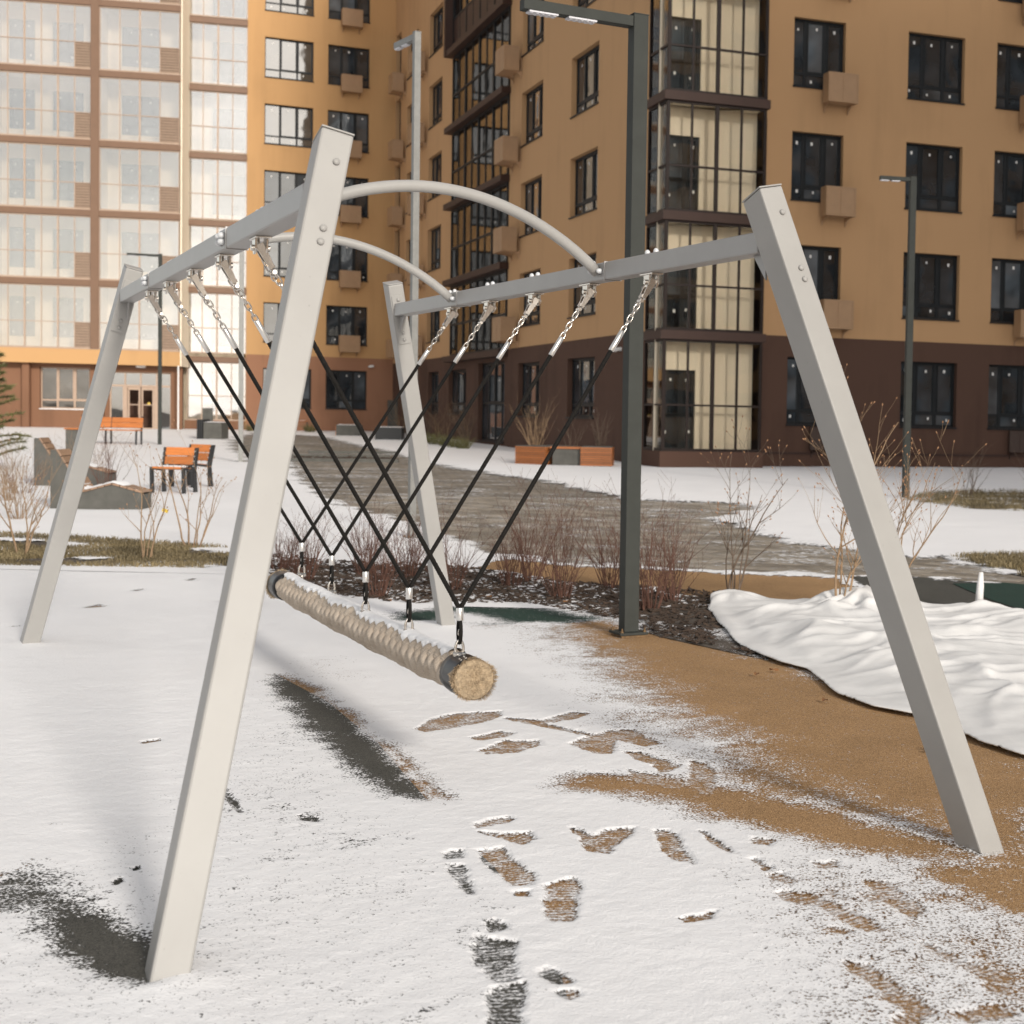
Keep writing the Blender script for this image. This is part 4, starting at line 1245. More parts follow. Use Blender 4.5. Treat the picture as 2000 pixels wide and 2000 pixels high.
beams = {}
for side, (a, b) in {'L': ('NL', 'FL'), 'R': ('NR', 'FR')}.items():
    oa, Ba, Ta, axa, e1a, e2a = legs[a]; ob, Bb, Tb, axb, e1b, e2b = legs[b]
    P = Ba + axa * ((2.218 - Ba.z) / axa.z); Q = Bb + axb * ((2.218 - Bb.z) / axb.z)
    d = (Q - P).normalized(); P = P + d * (LD / 2 + .012); Q = Q - d * (LD / 2 + .012)
    sv = Vector((d.y, -d.x, 0)).normalized(); up = sv.cross(d)
    if up.z < 0: up = -up
    m = MB(); hh = .041
    m.obox(P - sv * hh - up * hh, d * (Q - P).length, sv * 2 * hh, up * 2 * hh)
    o = m.build('beam', M_['silver_paint'], frame, bevel=.006)
    beams[side] = (o, P, Q, d, sv, up, hh)
    for e, dd in ((P, d), (Q, -d)):                    # gussets under the beam ends
        m = MB(); q = e - up * (hh + .001)
        m.prism([q - sv * .004, q - sv * .004 - up * .10 - dd * .0, q - sv * .004 + dd * .10], sv * .008)
        m.build('gusset', M_['silver_paint'], o)

HL = {'L': [(-2.045, 5.64), (-2.441, 6.327), (-2.848, 7.014), (-3.247, 7.728), (-3.628, 8.374)],
      'R': [(-.667, 6.754), (-1.046, 7.352), (-1.437, 7.985), (-1.808, 8.589), (-2.174, 9.173)]}
MP = [(-1.427, 6.232), (-1.815, 6.909), (-2.204, 7.557), (-2.624, 8.351), (-3.047, 9.12)]
ZM = .744
def on_beam(side, xy):
    o, P, Q, d, sv, up, hh = beams[side]
    t = (Vector((xy[0], xy[1], P.z)) - P).dot(d)
    return P + d * t
HP = {s: [on_beam(s, q) for q in HL[s]] for s in HL}

# arches between the beams
for idx in (.73, 3.82):
    i = int(idx); f = idx - i
    A = HP['L'][i].lerp(HP['L'][i + 1], f); B = HP['R'][i].lerp(HP['R'][i + 1], f)
    c = B - A; c.z = 0; cd = c.normalized()
    A2 = A + cd * .043; B2 = B - cd * .043
    pts = []
    n = 28
    for k in range(n + 1):
        t = k / n
        p = A2.lerp(B2, t); x = 2 * t - 1
        p = p + Vector((0, 0, .31 * (1 - x * x) ** .93 - .004))
        pts.append(p)
    m = MB(); m.tube(pts, .026, 14)
    o = m.build('arch', M_['white_paint'], frame, smooth=True)
    for side, pt, sgn in (('L', A, -1), ('R', B, 1)):
        ob, P, Q, d, sv, up, hh = beams[side]
        if side == 'L':
            for dx in (-.03, .03):
                for dz in (-.012, .014):
                    put_cap(CAP_B, pt + d * dx + up * dz - cd * (hh + .0), -cd, ob)
        else:
            put_cap(CAP_B, pt - cd * hh - d * .045 + up * .0, -cd, ob)
            put_cap(CAP_B, pt - cd * hh + d * .06 + up * .004, -cd, ob)
        m = MB()                                       # sleeve where beam lengths are joined
        m.obox(pt - d * .09 - sv * (hh + .003) - up * (hh + .003), d * .006, sv * 2 * (hh + .003), up * 2 * (hh + .003))
        m.build('joint_sleeve', M_['silver_paint'], ob)

# ================================================================== hangers under the beams
def link_ring(mb, c, ax, side, L, W, r, n=14, k=6):
    """one oval chain link: long axis ax, lying in the plane ax/side"""
    c = Vector(c); pts = []
    for i in range(n):
        a = 2 * math.pi * i / n
        x = math.cos(a); y = math.sin(a)
        x = math.copysign(abs(x) ** .75, x)
        pts.append(c + ax * (x * L / 2) + side * (y * W / 2))
    mb.tube(pts, r, k, closed=True)

seat = empty('rope_log_swing', (-2.29, 7.71, .42), 'thick braided rope log slung on black twisted ropes with frayed ends', 'swing seat')
ROPE_TOP = {}
for side in ('L', 'R'):
    ob, P, Q, d, sv, up, hh = beams[side]
    for i in range(5):
        H = HP[side][i]
        tgt = Vector((MP[i][0], MP[i][1], ZM))
        z0 = H - up * hh
        m = MB()
        m.obox(z0 - d * .065 - sv * .028 - up * .008, d * .13, sv * .056, up * .0075)
        for sg in (-1, 1):                               # two cheeks of the bearing block
            q = z0 - up * .008 + sv * (.020 * sg - .004)
            m.prism([q - d * .032, q + d * .032, q + d * .026 - up * .035, q + d * .012 - up * .055, q - d * .012 - up * .055, q - d * .026 - up * .035], sv * .008)
        m.cyl(z0 - up * .040 - sv * .034, z0 - up * .040 + sv * .034, .012, 10)
        # eye for the safety chain, off to one side
        q = z0 - up * .008 + d * .05 - sv * .004
        m.prism([q - d * .02, q + d * .025, q + d * .022 - up * .022, q + d * .004 - up * .032, q - d * .014 - up * .02], sv * .008)
        hg = m.build('hanger', M_['steel'], frame, bevel=.0015)
        for dx in (-.045, .045):
            put_cap(CAP_B, H + up * hh + d * dx, up, hg)
        # swinging fork, in line with the rope
        pv = z0 - up * .040
        rd = (tgt - pv).normalized()
        fs = d.cross(rd).normalized()
        m = MB()
        for sg in (-1, 1):
            q = pv + d * (.017 * sg - .0025)
            m.prism([q - fs * .016 - rd * .016, q + fs * .016 - rd * .016, q + fs * .013 + rd * .05, q + fs * .008 + rd * .085, q - fs * .008 + rd * .085, q - fs * .013 + rd * .05], d * .005)
        m.obox(pv + rd * .070 - d * .017 - fs * .012, d * .034, fs * .024, rd * .016)
        m.cyl(pv + rd * .10 - d * .02, pv + rd * .10 + d * .02, .009, 10)
        m.build('swivel_fork', M_['steel'], hg, bevel=.001)
        # chain down to the rope socket
        m = MB(); a0 = .092; lp = .030
        for k in range(6):
            sd = fs if k % 2 else d
            link_ring(m, pv + rd * (a0 + .012 + lp * k), rd, sd, .040, .021, .0036)
        end = a0 + .012 + lp * 5 + .012
        # slack safety chain
        s0 = z0 - up * .034 + d * .055; s1 = pv + rd * (a0 + .075)
        for k in range(9):
            t = k / 8
            c = s0.lerp(s1, t) + Vector((0, 0, -.022 * math.sin(math.pi * t))) + d * .006 * math.sin(7 * t)
            c2 = s0.lerp(s1, min(1, t + .05)) + Vector((0, 0, -.022 * math.sin(math.pi * min(1, t + .05))))
            aa = (c2 - c).normalized() if (c2 - c).length > 1e-5 else rd
            ss = aa.cross(Vector((0, 0, 1)) if k % 2 else fs).normalized()
            link_ring(m, c, aa, ss, .026, .016, .003, 12, 5)
        m.build('chain', M_['steel'], seat, smooth=True)
        F0 = pv + rd * end; F1 = pv + rd * (end + .10)
        m = MB(); m.lathe(F0, rd, [(.0085, -.006), (.0125, 0), (.0125, .098), (.011, .10)], 14)
        m.build('socket', M_['alu'], seat, smooth_angle=1)
        ROPE_TOP[(side, i)] = F1

def twisted(mb, p0, p1, r, pitch=.040, strands=4, sag=0.0, n=6):
    p0, p1 = Vector(p0), Vector(p1)
    Ln = (p1 - p0).length; ax = (p1 - p0).normalized()
    e = ax.orthogonal().normalized(); g = ax.cross(e)
    steps = max(4, int(Ln / pitch * 7))
    for s in range(strands):
        pts = []
        for k in range(steps + 1):
            t = k / steps
            a = 2 * math.pi * (t * Ln / pitch + s / strands)
            c = p0 + ax * (Ln * t) + Vector((0, 0, -sag * 4 * t * (1 - t)))
            pts.append(c + (e * math.cos(a) + g * math.sin(a)) * r * .52)
        mb.tube(pts, r * .50, n)

LOGD = Vector((-.512, .859, 0)).normalized()
LOGV = Vector((LOGD.y, -LOGD.x, 0))
def log_axis(t):
    """t metres from the near end; slight sag between the slings"""
    p = Vector((-1.334, 6.111, .462)) + LOGD * t
    p.z += .004 * math.cos((t - .35) / .8 * 2 * math.pi) - .012 * math.sin(math.pi * t / 3.73)
    return p
LOGLEN = 3.73
for i in range(5):
    J = Vector((MP[i][0], MP[i][1], ZM))
    for side in ('L', 'R'):
        m = MB(); off = (LOGV if side == 'R' else -LOGV) * .007
        twisted(m, ROPE_TOP[(side, i)], J + off, .0104, .044)
        m.build('rope', M_['black_rope'], seat, smooth=True)
    t = (J - log_axis(0)).dot(LOGD)
    top = log_axis(t) + Vector((0, 0, .072))
    top = Vector((J.x, J.y, top.z))
    m = MB(); twisted(m, J + LOGV * .007 + Vector((0, 0, .004)), J - Vector((0, 0, .06)) + LOGV * .006, .0088); twisted(m, J - LOGV * .007 + Vector((0, 0, .004)), J - Vector((0, 0, .06)) - LOGV * .006, .0088)
    zl = J.z - .056; hl = zl - (top.z + .058)
    lp = [Vector((J.x, J.y, zl)) + LOGD * (.020 * math.sin(a)) * (1 if a < math.pi else 1) - Vector((0, 0, hl * (.5 - .5 * math.cos(a)))) for a in [2 * math.pi * k / 16 for k in range(17)]]
    m.tube(lp, .008, 7)
    m.build('rope_eye', M_['black_rope'], seat, smooth=True)
    m = MB(); m.lathe(J - Vector((0, 0, .006)), (0, 0, -1), [(.0145, 0), (.0155, .002), (.0155, .052), (.0145, .054)], 16)
    m.build('ferrule', M_['alu'], seat, smooth_angle=1)
    m = MB()
    zt = top.z + .062
    th = [Vector((J.x, J.y, zt + .002 + .02)) + LOGD * .015 * math.sin(a) + Vector((0, 0, .030 * math.cos(a))) for a in [2 * math.pi * k / 16 for k in range(16)]]
    m.tube(th, .0045, 6, closed=True)
    sh = [Vector((J.x, J.y, zt - .028)) + LOGV * .017 * math.sin(a) + Vector((0, 0, .036 * math.cos(a))) for a in [2 * math.pi * k / 16 for k in range(16)]]
    m.tube(sh, .006, 7, closed=True)
    m.cyl(Vector((J.x, J.y, zt - .052)) - LOGV * .024, Vector((J.x, J.y, zt - .052)) + LOGV * .024, .013, 10)
    m.obox(Vector((J.x, J.y, top.z - .03)) - LOGD * .014 - LOGV * .008, LOGD * .028, LOGV * .016, (0, 0, .05))
    m.build('shackle', M_['steel'], seat, smooth=True)

# braided body: plaited strand bights, two mirrored meshes shared by all
def strand_mat():
    m, nt, b, out = nmat('strand')
    v = coords(nt, 'Object')
    wv = node(nt, 'ShaderNodeTexWave'); wv.wave_type = 'BANDS'; wv.bands_direction = 'X'
    wv.inputs['Scale'].default_value = 50; wv.inputs['Distortion'].default_value = 5; wv.inputs['Detail'].default_value = 3; wv.inputs['Detail Scale'].default_value = 1.2
    nt.links.new(coords(nt, 'Object', (1, .75, .4)), wv.inputs['Vector'])
    oi = nt.nodes.new('ShaderNodeObjectInfo')
    n = noise(nt, v, 25, 4, .6)
    ad = node(nt, 'ShaderNodeMath', operation='MULTIPLY_ADD'); ad.inputs[1].default_value = .35; nt.links.new(oi.outputs['Random'], ad.inputs[0]); nt.links.new(n, ad.inputs[2])
    c1 = ramp(nt, ad.outputs[0], [(.35, (.40, .33, .262)), (.95, (.55, .47, .385))])
    mx = node(nt, 'ShaderNodeMixRGB', blend_type='MULTIPLY'); mx.inputs[0].default_value = 1
    nt.links.new(c1, mx.inputs[1]); nt.links.new(ramp(nt, wv.outputs['Fac'], [(.1, .82), (.7, 1.05)]), mx.inputs[2])
    nt.links.new(mx.outputs[0], b.inputs['Base Color'])
    b.inputs['Roughness'].default_value = .85; b.inputs['Specular IOR Level'].default_value = .2
    bump(nt, b, wv.outputs['Fac'], .5, .003)
    return m
M_['strand'] = strand_mat()
def bight(sgn):
    """one bight of the plait: a fat slanted bean that dives under its neighbour at one end; x around the log, y along it, z outwards"""
    m = MB(); nu, nv = 14, 10
    L, Wd, Hh, a = .078, .031, .032, R(37)
    for i in range(nu + 1):
        th = math.pi * i / nu
        t = -math.cos(th); s = math.sin(th) ** .75
        for j in range(nv):
            ph = 2 * math.pi * j / nv
            p = L * t; q = Wd * s * math.cos(ph) + .010 * (1 - t * t)
            x = sgn * (p * math.sin(a)) + sgn * q * math.cos(a); y = p * math.cos(a) - q * math.sin(a)
            z = Hh * s * math.sin(ph) + .010 * t - x * x / (2 * .060)
            m.v.append((x, y, z))
    for i in range(nu):
        for j in range(nv):
            m.f.append((i * nv + j, i * nv + (j + 1) % nv, (i + 1) * nv + (j + 1) % nv, (i + 1) * nv + j))
    me = m.mesh('strand', M_['strand'], True)
    return me
BI = {1: bight(1), -1: bight(-1)}
rb = random.Random(8)
K, PT = 8, .096
core = MB(); core.tube([log_axis(.05 + k * .15) for k in range(int((LOGLEN - .1) / .15) + 1)], .052, 12)
core.build('rope_core', M_['strand'], seat, smooth=True)
nst = int((LOGLEN - .44) / PT) + 1
for j in range(nst):
    for k in range(K):
        t = .25 + PT * (j + .5 * (k % 2)) + rb.uniform(-.006, .006)
        if t > LOGLEN - .25: continue
        a = 2 * math.pi * (k + .5) / K
        c = log_axis(t); out = LOGV * math.cos(a) + Vector((0, 0, 1)) * math.sin(a)
        tan = -LOGV * math.sin(a) + Vector((0, 0, 1)) * math.cos(a)
        o3 = c + out * (.053 + rb.uniform(-.002, .003))
        yv = LOGD if tan.cross(LOGD).dot(out) > 0 else -LOGD
        Mx = Matrix(((tan.x, yv.x, out.x, o3.x), (tan.y, yv.y, out.y, o3.y), (tan.z, yv.z, out.z, o3.z), (0, 0, 0, 1)))
        s = rb.uniform(.94, 1.06)
        link('strand', BI[1 if k % 2 else -1], seat, Mx @ Matrix.Diagonal((1, s, s, 1)))
# end straps and frayed ends
def fray(t0, dirn, name):
    rnd = random.Random(int(t0 * 100) + 4)
    c = log_axis(t0)
    m = MB(); m.lathe(c, dirn, [(.076, -.19), (.083, -.183), (.086, -.13), (.084, -.10), (.087, -.06), (.084, -.03), (.086, -.012), (.076, -.004)], 24)
    st = m.build('end_strap', M_['rubber_black'], seat, smooth=True)
    m = MB()
    up = Vector((0, 0, 1)); sd = dirn.cross(up).normalized()
    m.lathe(c, dirn, [(.070, -.02), (.080, .0), (.086, .012), (.078, .024), (.04, .028), (.004, .029)], 20)
    m.build('rope_heart', M_['fringe_dark'], seat, smooth=True)
    m = MB()
    for _ in range(6500):
        a = rnd.uniform(0, 2 * math.pi); r = (.088 + .006 * math.sin(2 * a + 1) + .004 * math.sin(5 * a)) * math.sqrt(rnd.random())
        rad = sd * math.cos(a) + up * math.sin(a)
        p = c + rad * r + dirn * (.020 - .014 * (r / .09) ** 2 + rnd.uniform(-.004, .004))
        d = (dirn + rad * (.9 * (r / .09) ** 2) + Vector((rnd.gauss(0, .25), rnd.gauss(0, .25), rnd.gauss(0, .25) - .1))).normalized()
        ln = rnd.uniform(.008, .018) * (1.15 if r > .075 else 1)
        w = d.cross(Vector((rnd.random(), rnd.random(), rnd.random() + .1))).normalized() * .0013
        m.poly([p - w, p + w, p + d * ln + w * .3, p + d * ln - w * .3])
    m.build(name, M_['fringe'], seat)
fray(.03, -LOGD, 'frayed_end'); fray(LOGLEN - .03, LOGD, 'frayed_end')
# snow lying along the top of the log
def log_snow():
    rnd = random.Random(2)
    m = MB(); nx, ny = 260, 12
    for i in range(nx + 1):
        t = .235 + (LOGLEN - .47) * i / nx
        c = log_axis(t)
        wl = .52 + .08 * math.sin(t * 2 * math.pi / PT) + .13 * math.sin(t * 9.1) + .10 * math.sin(t * 23) + rnd.uniform(-.09, .09)
        wr = .56 + .08 * math.sin(t * 2 * math.pi / PT + 2) + .10 * math.sin(t * 17) + rnd.uniform(-.09, .09)
        for j in range(ny + 1):
            q = j / ny * 2 - 1
            a = math.pi / 2 - q * (wr if q > 0 else wl) * .86
            r = .087 + .008 * (1 - q * q) + rnd.uniform(-.0015, .0015) - (.022 if abs(q) > .97 else 0)
            m.v.append(tuple(c + LOGV * math.cos(a) * r + Vector((0, 0, math.sin(a) * r))))
    for i in range(nx):
        for j in range(ny):
            a = i * (ny + 1) + j
            m.f.append((a, a + 1, a + ny + 2, a + ny + 1))
    return m.build('snow_strip', M_['snow_lump'], seat, smooth=True)
M_['snow_lump'] = simple('snow_lump', (.84, .84, .85), .75, var=.03, scale=20, bs=.5, bscale=90, bdist=.006)
log_snow()

# ================================================================== lamp posts
def lamp_post(x, y, h, w, rz, arm, mat, label, plate=True, z=None, gap=False):
    z = zg(y) if z is None else z
    root = empty('lamp_post', (x, y, z), label, 'lamp post', 'lamp posts around the courtyard')
    T = Matrix.Translation((x, y, z)) @ Matrix.Rotation(rz, 4, 'Z')
    m = MB(); m.box(-w / 2, w / 2, -w / 2, w / 2, .03 if plate else -.05, h)
    m.build('post', mat, root, M=T, bevel=.004)
    # arm along local -x with two light panels underneath
    m = MB(); m.box(-arm, -w / 2 - .001, -w * .42, w * .42, h - .085, h - .015)
    a = m.build('arm', mat, root, M=T, bevel=.003)
    for (q0, q1) in ((.12, .36), (.45, .69)):
        m = MB(); m.box(-arm + q0 * arm - .06, -arm + q1 * arm - .06, -w * .36, w * .36, h - .097, h - .0855)
        for i in range(5):
            for j in range(2):
                cx = -arm + (q0 + (q1 - q0) * (i + .5) / 5) * arm - .06; cy = (-.5 + j) * w * .36
                m.lathe((cx, cy, h - .097), (0, 0, -1), [(.014, 0), (.010, .006)], 8)
        m.build('light_panel', M_['led'], a, M=Matrix.Identity(4), keep=False)
    m = MB(); m.box(-w / 2 - .002, w / 2 + .002, -w / 2 - .002, w / 2 + .002, h, h + .006)
    m.build('post_cap', mat, root, M=T)
    if plate:
        m = MB(); e = w * .98
        m.box(-e, e, -e, e, .012, .03)
        p = m.build('base_plate', mat, root, M=T, bevel=.003)
        m = MB(); m.box(-e * .86, e * .86, -e * .86, e * .86, -.03, .0115); m.build('anchor_plate', M_['rust_steel'], root, M=T)
        for sx in (-1, 1):
            for sy in (-1, 1):
                m = MB(); m.lathe((sx * e * .8, sy * e * .8, .03), (0, 0, 1), [(.012, 0), (.012, .012), (.006, .012), (.006, .03)], 6)
                m.build('anchor_bolt', M_['rust_steel'], root, M=T)
    return root
lamp_post(-1.235, 10.58, 4.30, .108, R(30.3), .84, M_['lamp_dark'], 'square dark grey lamp post bolted to a rusty base plate on the tan rubber', z=.006)
lamp_post(-4.60, 17.6, 5.85, .076, R(-53), .62, M_['galv'], 'pale galvanised lamp post standing in the mulch bed')
lamp_post(-20.1, 46.9, 5.9, .11, R(20), .95, M_['lamp_dark'], 'slim dark lamp post between the orange bench and the entrance', plate=False)
lamp_post(-13.5, 36.0, 5.5, .11, R(200), .8, M_['galv'], 'pale grey lamp post beside the bare planting square', plate=False)
lamp_post(1.78, 27.4, 5.8, .115, R(14), .62, M_['lamp_dark'], 'dark lamp post in front of the shaded ochre wall', plate=False)

# ================================================================== shrubs
def shrub(name, x, y, h, n, spread, mat, seed, r0=.006, twigs=3, label='', cat='shrub', group=None, z=None, curl=.5, buds=False, sides=4, stem='branches', straight=False):
    rnd = random.Random(seed)
    z = zg(y) if z is None else z
    root = empty(name, (x, y, z), label, cat, group)
    m = MB(); bd = MB()
    def grow(p, d, ln, r, depth):
        pts = [p]; rr = [r]; k = max(4, int(ln / .09) + 2)
        dd = d.copy()
        for i in range(k):
            dd = (dd + Vector((rnd.gauss(0, .10), rnd.gauss(0, .10), .05 * (1 - curl) + rnd.gauss(0, .06)))).normalized()
            pts.append(pts[-1] + dd * ln / k); rr.append(max(.0009, r * (1 - .8 * (i + 1) / k)))
        m.tube(pts, rr, sides, caps=False)
        if buds and depth >= 1:
            e = pts[-1]; bd.lathe(e - dd * .006, dd, [(.002, 0), (.0055, .008), (.004, .016), (.0008, .022)], 5)
        if depth < 2:
            for _ in range(twigs if depth == 0 else max(1, twigs - 1)):
                i = rnd.randint(max(1, k // 3), k - 1)
                a = rnd.uniform(0, 2 * math.pi)
                side = Vector((math.cos(a), math.sin(a), .15)).normalized()
                nd = (dd * .75 + side * rnd.uniform(.35, .75)).normalized()
                grow(pts[i], nd, ln * rnd.uniform(.25, .5), rr[i] * .7, depth + 1)
    for s in range(n):
        a = rnd.uniform(0, 2 * math.pi); q = spread * math.sqrt(rnd.random())
        b = Vector((math.cos(a) * q * .16, math.sin(a) * q * .16, -.03))
        d = Vector((math.cos(a) * q, math.sin(a) * q, 1)).normalized()
        grow(b, d, h * rnd.uniform(.55, 1.0) / max(.5, d.z), r0 * rnd.uniform(.7, 1.15), 0)
    T = Matrix.Translation((x, y, z))
    m.build(stem, mat, root, M=T, smooth=True)
    if bd.v:
        bd.build('buds', M_['bud'], root, M=T)['kind'] = 'stuff'
    return root

red = [(-4.45, 13.4, .62), (-4.05, 13.9, .70), (-3.50, 12.35, .66), (-3.62, 13.75, .72), (-3.03, 12.9, .78), (-2.60, 13.3, .62), (-2.50, 13.75, .95), (-2.03, 12.55, .98), (-1.72, 13.3, .85), (-1.22, 11.9, .98), (-1.10, 12.5, .80), (-4.95, 14.2, .45)]
red_l = ['low reddish shrub just behind the far frayed end of the rope log', 'reddish shrub second along from the lawn end of the mulch bed', 'reddish shrub seen under the middle of the rope swing, at the front of the bed',
         'reddish shrub at the back of the bed between two black ropes', 'dense reddish shrub right beside the far leaning post on its lamp side', 'short reddish shrub between the leaning post and the taller shrubs by the lamp',
         'tall thin reddish shrub in front of the tan path', 'tall reddish shrub at the front of the bed halfway to the dark lamp post', 'spreading reddish shrub on the swing side of the dark lamp post',
         'bushy reddish shrub against the dark lamp post on the side of the white cloth', 'reddish shrub behind the bushy one, between lamp post and slender dark shrub', 'smallest reddish shrub at the lawn end of the mulch bed']
for i, (x, y, h) in enumerate(red):
    shrub('twiggy_shrub', x, y, h * .95, 34, .38, M_['twig_red'], 100 + i, .005, 3, red_l[i], 'shrub', 'reddish shrubs in the mulch bed', sides=3)
shrub('bare_shrub', -.60, 12.7, 1.32, 6, .34, M_['twig_dark'], 31, .011, 4, 'slender dark bare shrub rising at the tip of the white cloth', 'shrub', buds=True, sides=5)
shrub('bare_shrub', .28, 11.7, 1.70, 4, .13, M_['twig_tan'], 62, .012, 4, 'tall pale bare shrub poking up through the white cloth', 'shrub', buds=True, sides=5)
shrub('bare_shrub', .60, 11.95, 1.75, 8, .24, M_['twig_tan'], 43, .012, 5, 'many stemmed pale bare shrub with brown buds behind the near swing post', 'shrub', buds=True, sides=5)
shrub('bare_shrub', -7.75, 14.9, 1.15, 4, .45, M_['twig_tan'], 51, .012, 3, 'pale bare shrub in the grass beside the far swing post', 'shrub', buds=True)
shrub('bare_shrub', -6.42, 14.7, 1.15, 5, .5, M_['twig_tan'], 52, .010, 3, 'pale bare shrub at the snowy edge of the grass strip', 'shrub', buds=True)
shrub('bare_shrub', -6.50, 16.0, 1.35, 6, .42, M_['twig_tan'], 53, .011, 3, 'forked pale bare shrub in front of the two orange seats', 'shrub', buds=True)
for i, (x, y, h) in enumerate([(-12.2, 23.5, .8), (-11.6, 22.0, 1.0), (-10.9, 20.0, .8), (-11.4, 24.6, 1.1), (-9.9, 19.0, .9), (-12.6, 26.5, .9)]):
    shrub('twiggy_shrub', x, y, h, 20, .6, M_['twig_red'] if i % 3 == 0 else M_['twig_tan'], 70 + i, .0055, 3, 'bare shrub in the clump beside the dark wave lounger', 'shrub', 'shrubs beside the loungers', sides=3)
for i, (x, y, h) in enumerate([(3.0, 28.2, 1.0), (4.35, 29.0, 1.2), (5.1, 29.6, 1.0)]):
    shrub('bare_shrub', x, y, h, 9, .5, M_['twig_dark'], 80 + i, .010, 3, 'dark bare shrub on the shaded lawn by the brown plinth', 'shrub', 'shrubs on the shaded lawn', sides=3)
for i, s in enumerate((17.2, 19.0, 20.4, 22.0, 24.0, 26.0, 27.5, 15.6, 14.3)):
    p = FC.pt(cs(s), -.7 - .3 * (i % 3), 0)
    shrub('bare_shrub', p.x, p.y, 1.3 + .3 * (i % 3), 9, .35, M_['twig_tan'] if i % 2 else M_['twig_dark'], 90 + i, .014, 3, 'thin bare shrub against the dark brown courtyard wall', 'shrub', 'shrubs along the courtyard wall', sides=3)
for i, s in enumerate((11.6, 13.0, 14.4, 15.8, 17.4)):
    p = FC.pt(cs(s), -2.0, 0)
    shrub('low_evergreen', p.x, p.y, .42, 60, .9, M_['needle'], 190 + i, .010, 4, 'low dark green spreading juniper in the bed by the courtyard wall', 'shrub', 'junipers along the courtyard wall', sides=3)
p = FLg.pt(2.9, -2.2, 0)
for i in range(3):
    shrub('low_evergreen', p.x + 1.1 * i, p.y + .45 * i, .45, 50, .9, M_['needle'], 290 + i, .012, 4, 'low dark green juniper under the balconies of the lit block', 'shrub', 'junipers by the lit block', sides=3)

# young pine at the edge of the courtyard
def pine(x, y, h, seed):
    rnd = random.Random(seed); z = zg(y)
    root = empty('pine_tree', (x, y, z), 'young green pine with drooping needles in front of the lit ground floor', 'tree')
    T = Matrix.Translation((x, y, z))
    tr = MB(); tr.tube([(0, 0, -.05), (.02, 0, h * .5), (0, .02, h * .97)], [.05, .035, .008], 7)
    br = MB(); nd = MB()
    for k in range(44):
        t = .12 + .85 * k / 44; zz = h * t
        a = k * 2.4 + rnd.uniform(-.3, .3); ln = (1.02 - t) * h * .32 + .12
        d = Vector((math.cos(a), math.sin(a), .35)).normalized()
        pts = [Vector((0, 0, zz))]
        for i in range(5):
            d = (d + Vector((rnd.gauss(0, .06), rnd.gauss(0, .06), -.05 + rnd.gauss(0, .05)))).normalized(); pts.append(pts[-1] + d * ln / 5)
        br.tube(pts, [.014, .012, .010, .008, .006, .004], 4, caps=False)
        for i in range(1, 6):
            for _ in range(34):
                p = pts[i] + (pts[i - 1] - pts[i]) * rnd.random()
                q = (d + Vector((rnd.gauss(0, .7), rnd.gauss(0, .7), rnd.gauss(0, .6)))).normalized()
                w = q.cross(Vector((rnd.random(), rnd.random(), rnd.random() + .01))).normalized() * .011
                l = rnd.uniform(.07, .15)
                nd.poly([p - w, p + w, p + q * l])
    tr.build('trunk', M_['twig_dark'], root, M=T); br.build('limbs', M_['twig_dark'], root, M=T); nd.build('crown', M_['needle'], root, M=T)
pine(-16.3, 30.2, 2.45, 4)

# ================================================================== bark mulch, grass, dead leaves
def chips(name, poly, n, seed, size, label):
    rnd = random.Random(seed); xs = [p[0] for p in poly]; ys = [p[1] for p in poly]
    m = MB(); k = 0
    while k < n:
        x = rnd.uniform(min(xs), max(xs)); y = rnd.uniform(min(ys), max(ys))
        if not inside(x, y, poly): continue
        k += 1
        if name == 'bark_mulch' and x > -.60 - .06 * (y - 10) and y > 10.0: continue
        a = rnd.uniform(0, math.pi); l = rnd.uniform(.5, 1.3) * size; w = l * rnd.uniform(.25, .5)
        ex = Vector((math.cos(a), math.sin(a), rnd.uniform(-.35, .35))) * l; ey = Vector((-math.sin(a), math.cos(a), rnd.uniform(-.3, .3))) * w
        m.obox(Vector((x, y, zg(y) + .010 + rnd.random() * .016)), ex, ey, (0, 0, .006))
    return tag(m.build(name, M_['chip']), label, 'mulch', kind='stuff')
chips('bark_mulch', MID['mulch'], 5200, 3, .05, 'dark bark mulch showing through the snow under the reddish shrubs')
def blades(name, poly, n, seed, h, label):
    rnd = random.Random(seed); xs = [p[0] for p in poly]; ys = [p[1] for p in poly]
    m = MB(); k = 0
    while k < n:
        x = rnd.uniform(min(xs), max(xs)); y = rnd.uniform(min(ys), max(ys))
        if not inside(x, y, poly): continue
        if math.sin(x * 3.1 + 2 * math.sin(y * 2.3)) + math.sin(y * 4.7 + x) < -.95: continue
        k += 1
        a = rnd.uniform(0, 2 * math.pi); d = Vector((math.cos(a), math.sin(a), 0)); w = Vector((-d.y, d.x, 0)) * .004
        q = rnd.uniform(.35, 1) * h; ln = rnd.uniform(.3, 1.3) * q
        b = Vector((x, y, zg(y) + .004)); t1 = b + d * ln * .4 + Vector((0, 0, q * .7)); t2 = b + d * ln + Vector((0, 0, q * rnd.uniform(.6, 1)))
        m.poly([b - w, b + w, t1 + w * .8, t1 - w * .8]); m.poly([t1 - w * .8, t1 + w * .8, t2])
    return tag(m.build(name, M_['blade']), label, 'grass', kind='stuff')
blades('grass', MID['grass'], 24000, 5, .075, 'strip of matted brown green winter grass behind the playground')
blades('grass', MID['grassR'], 9000, 6, .14, 'dry brown grass on the shaded lawn by the far lamp post')
blades('grass', MID['grassR2'], 6000, 7, .10, 'dry straw coloured grass at the edge of the paved walk')
rl = random.Random(12)
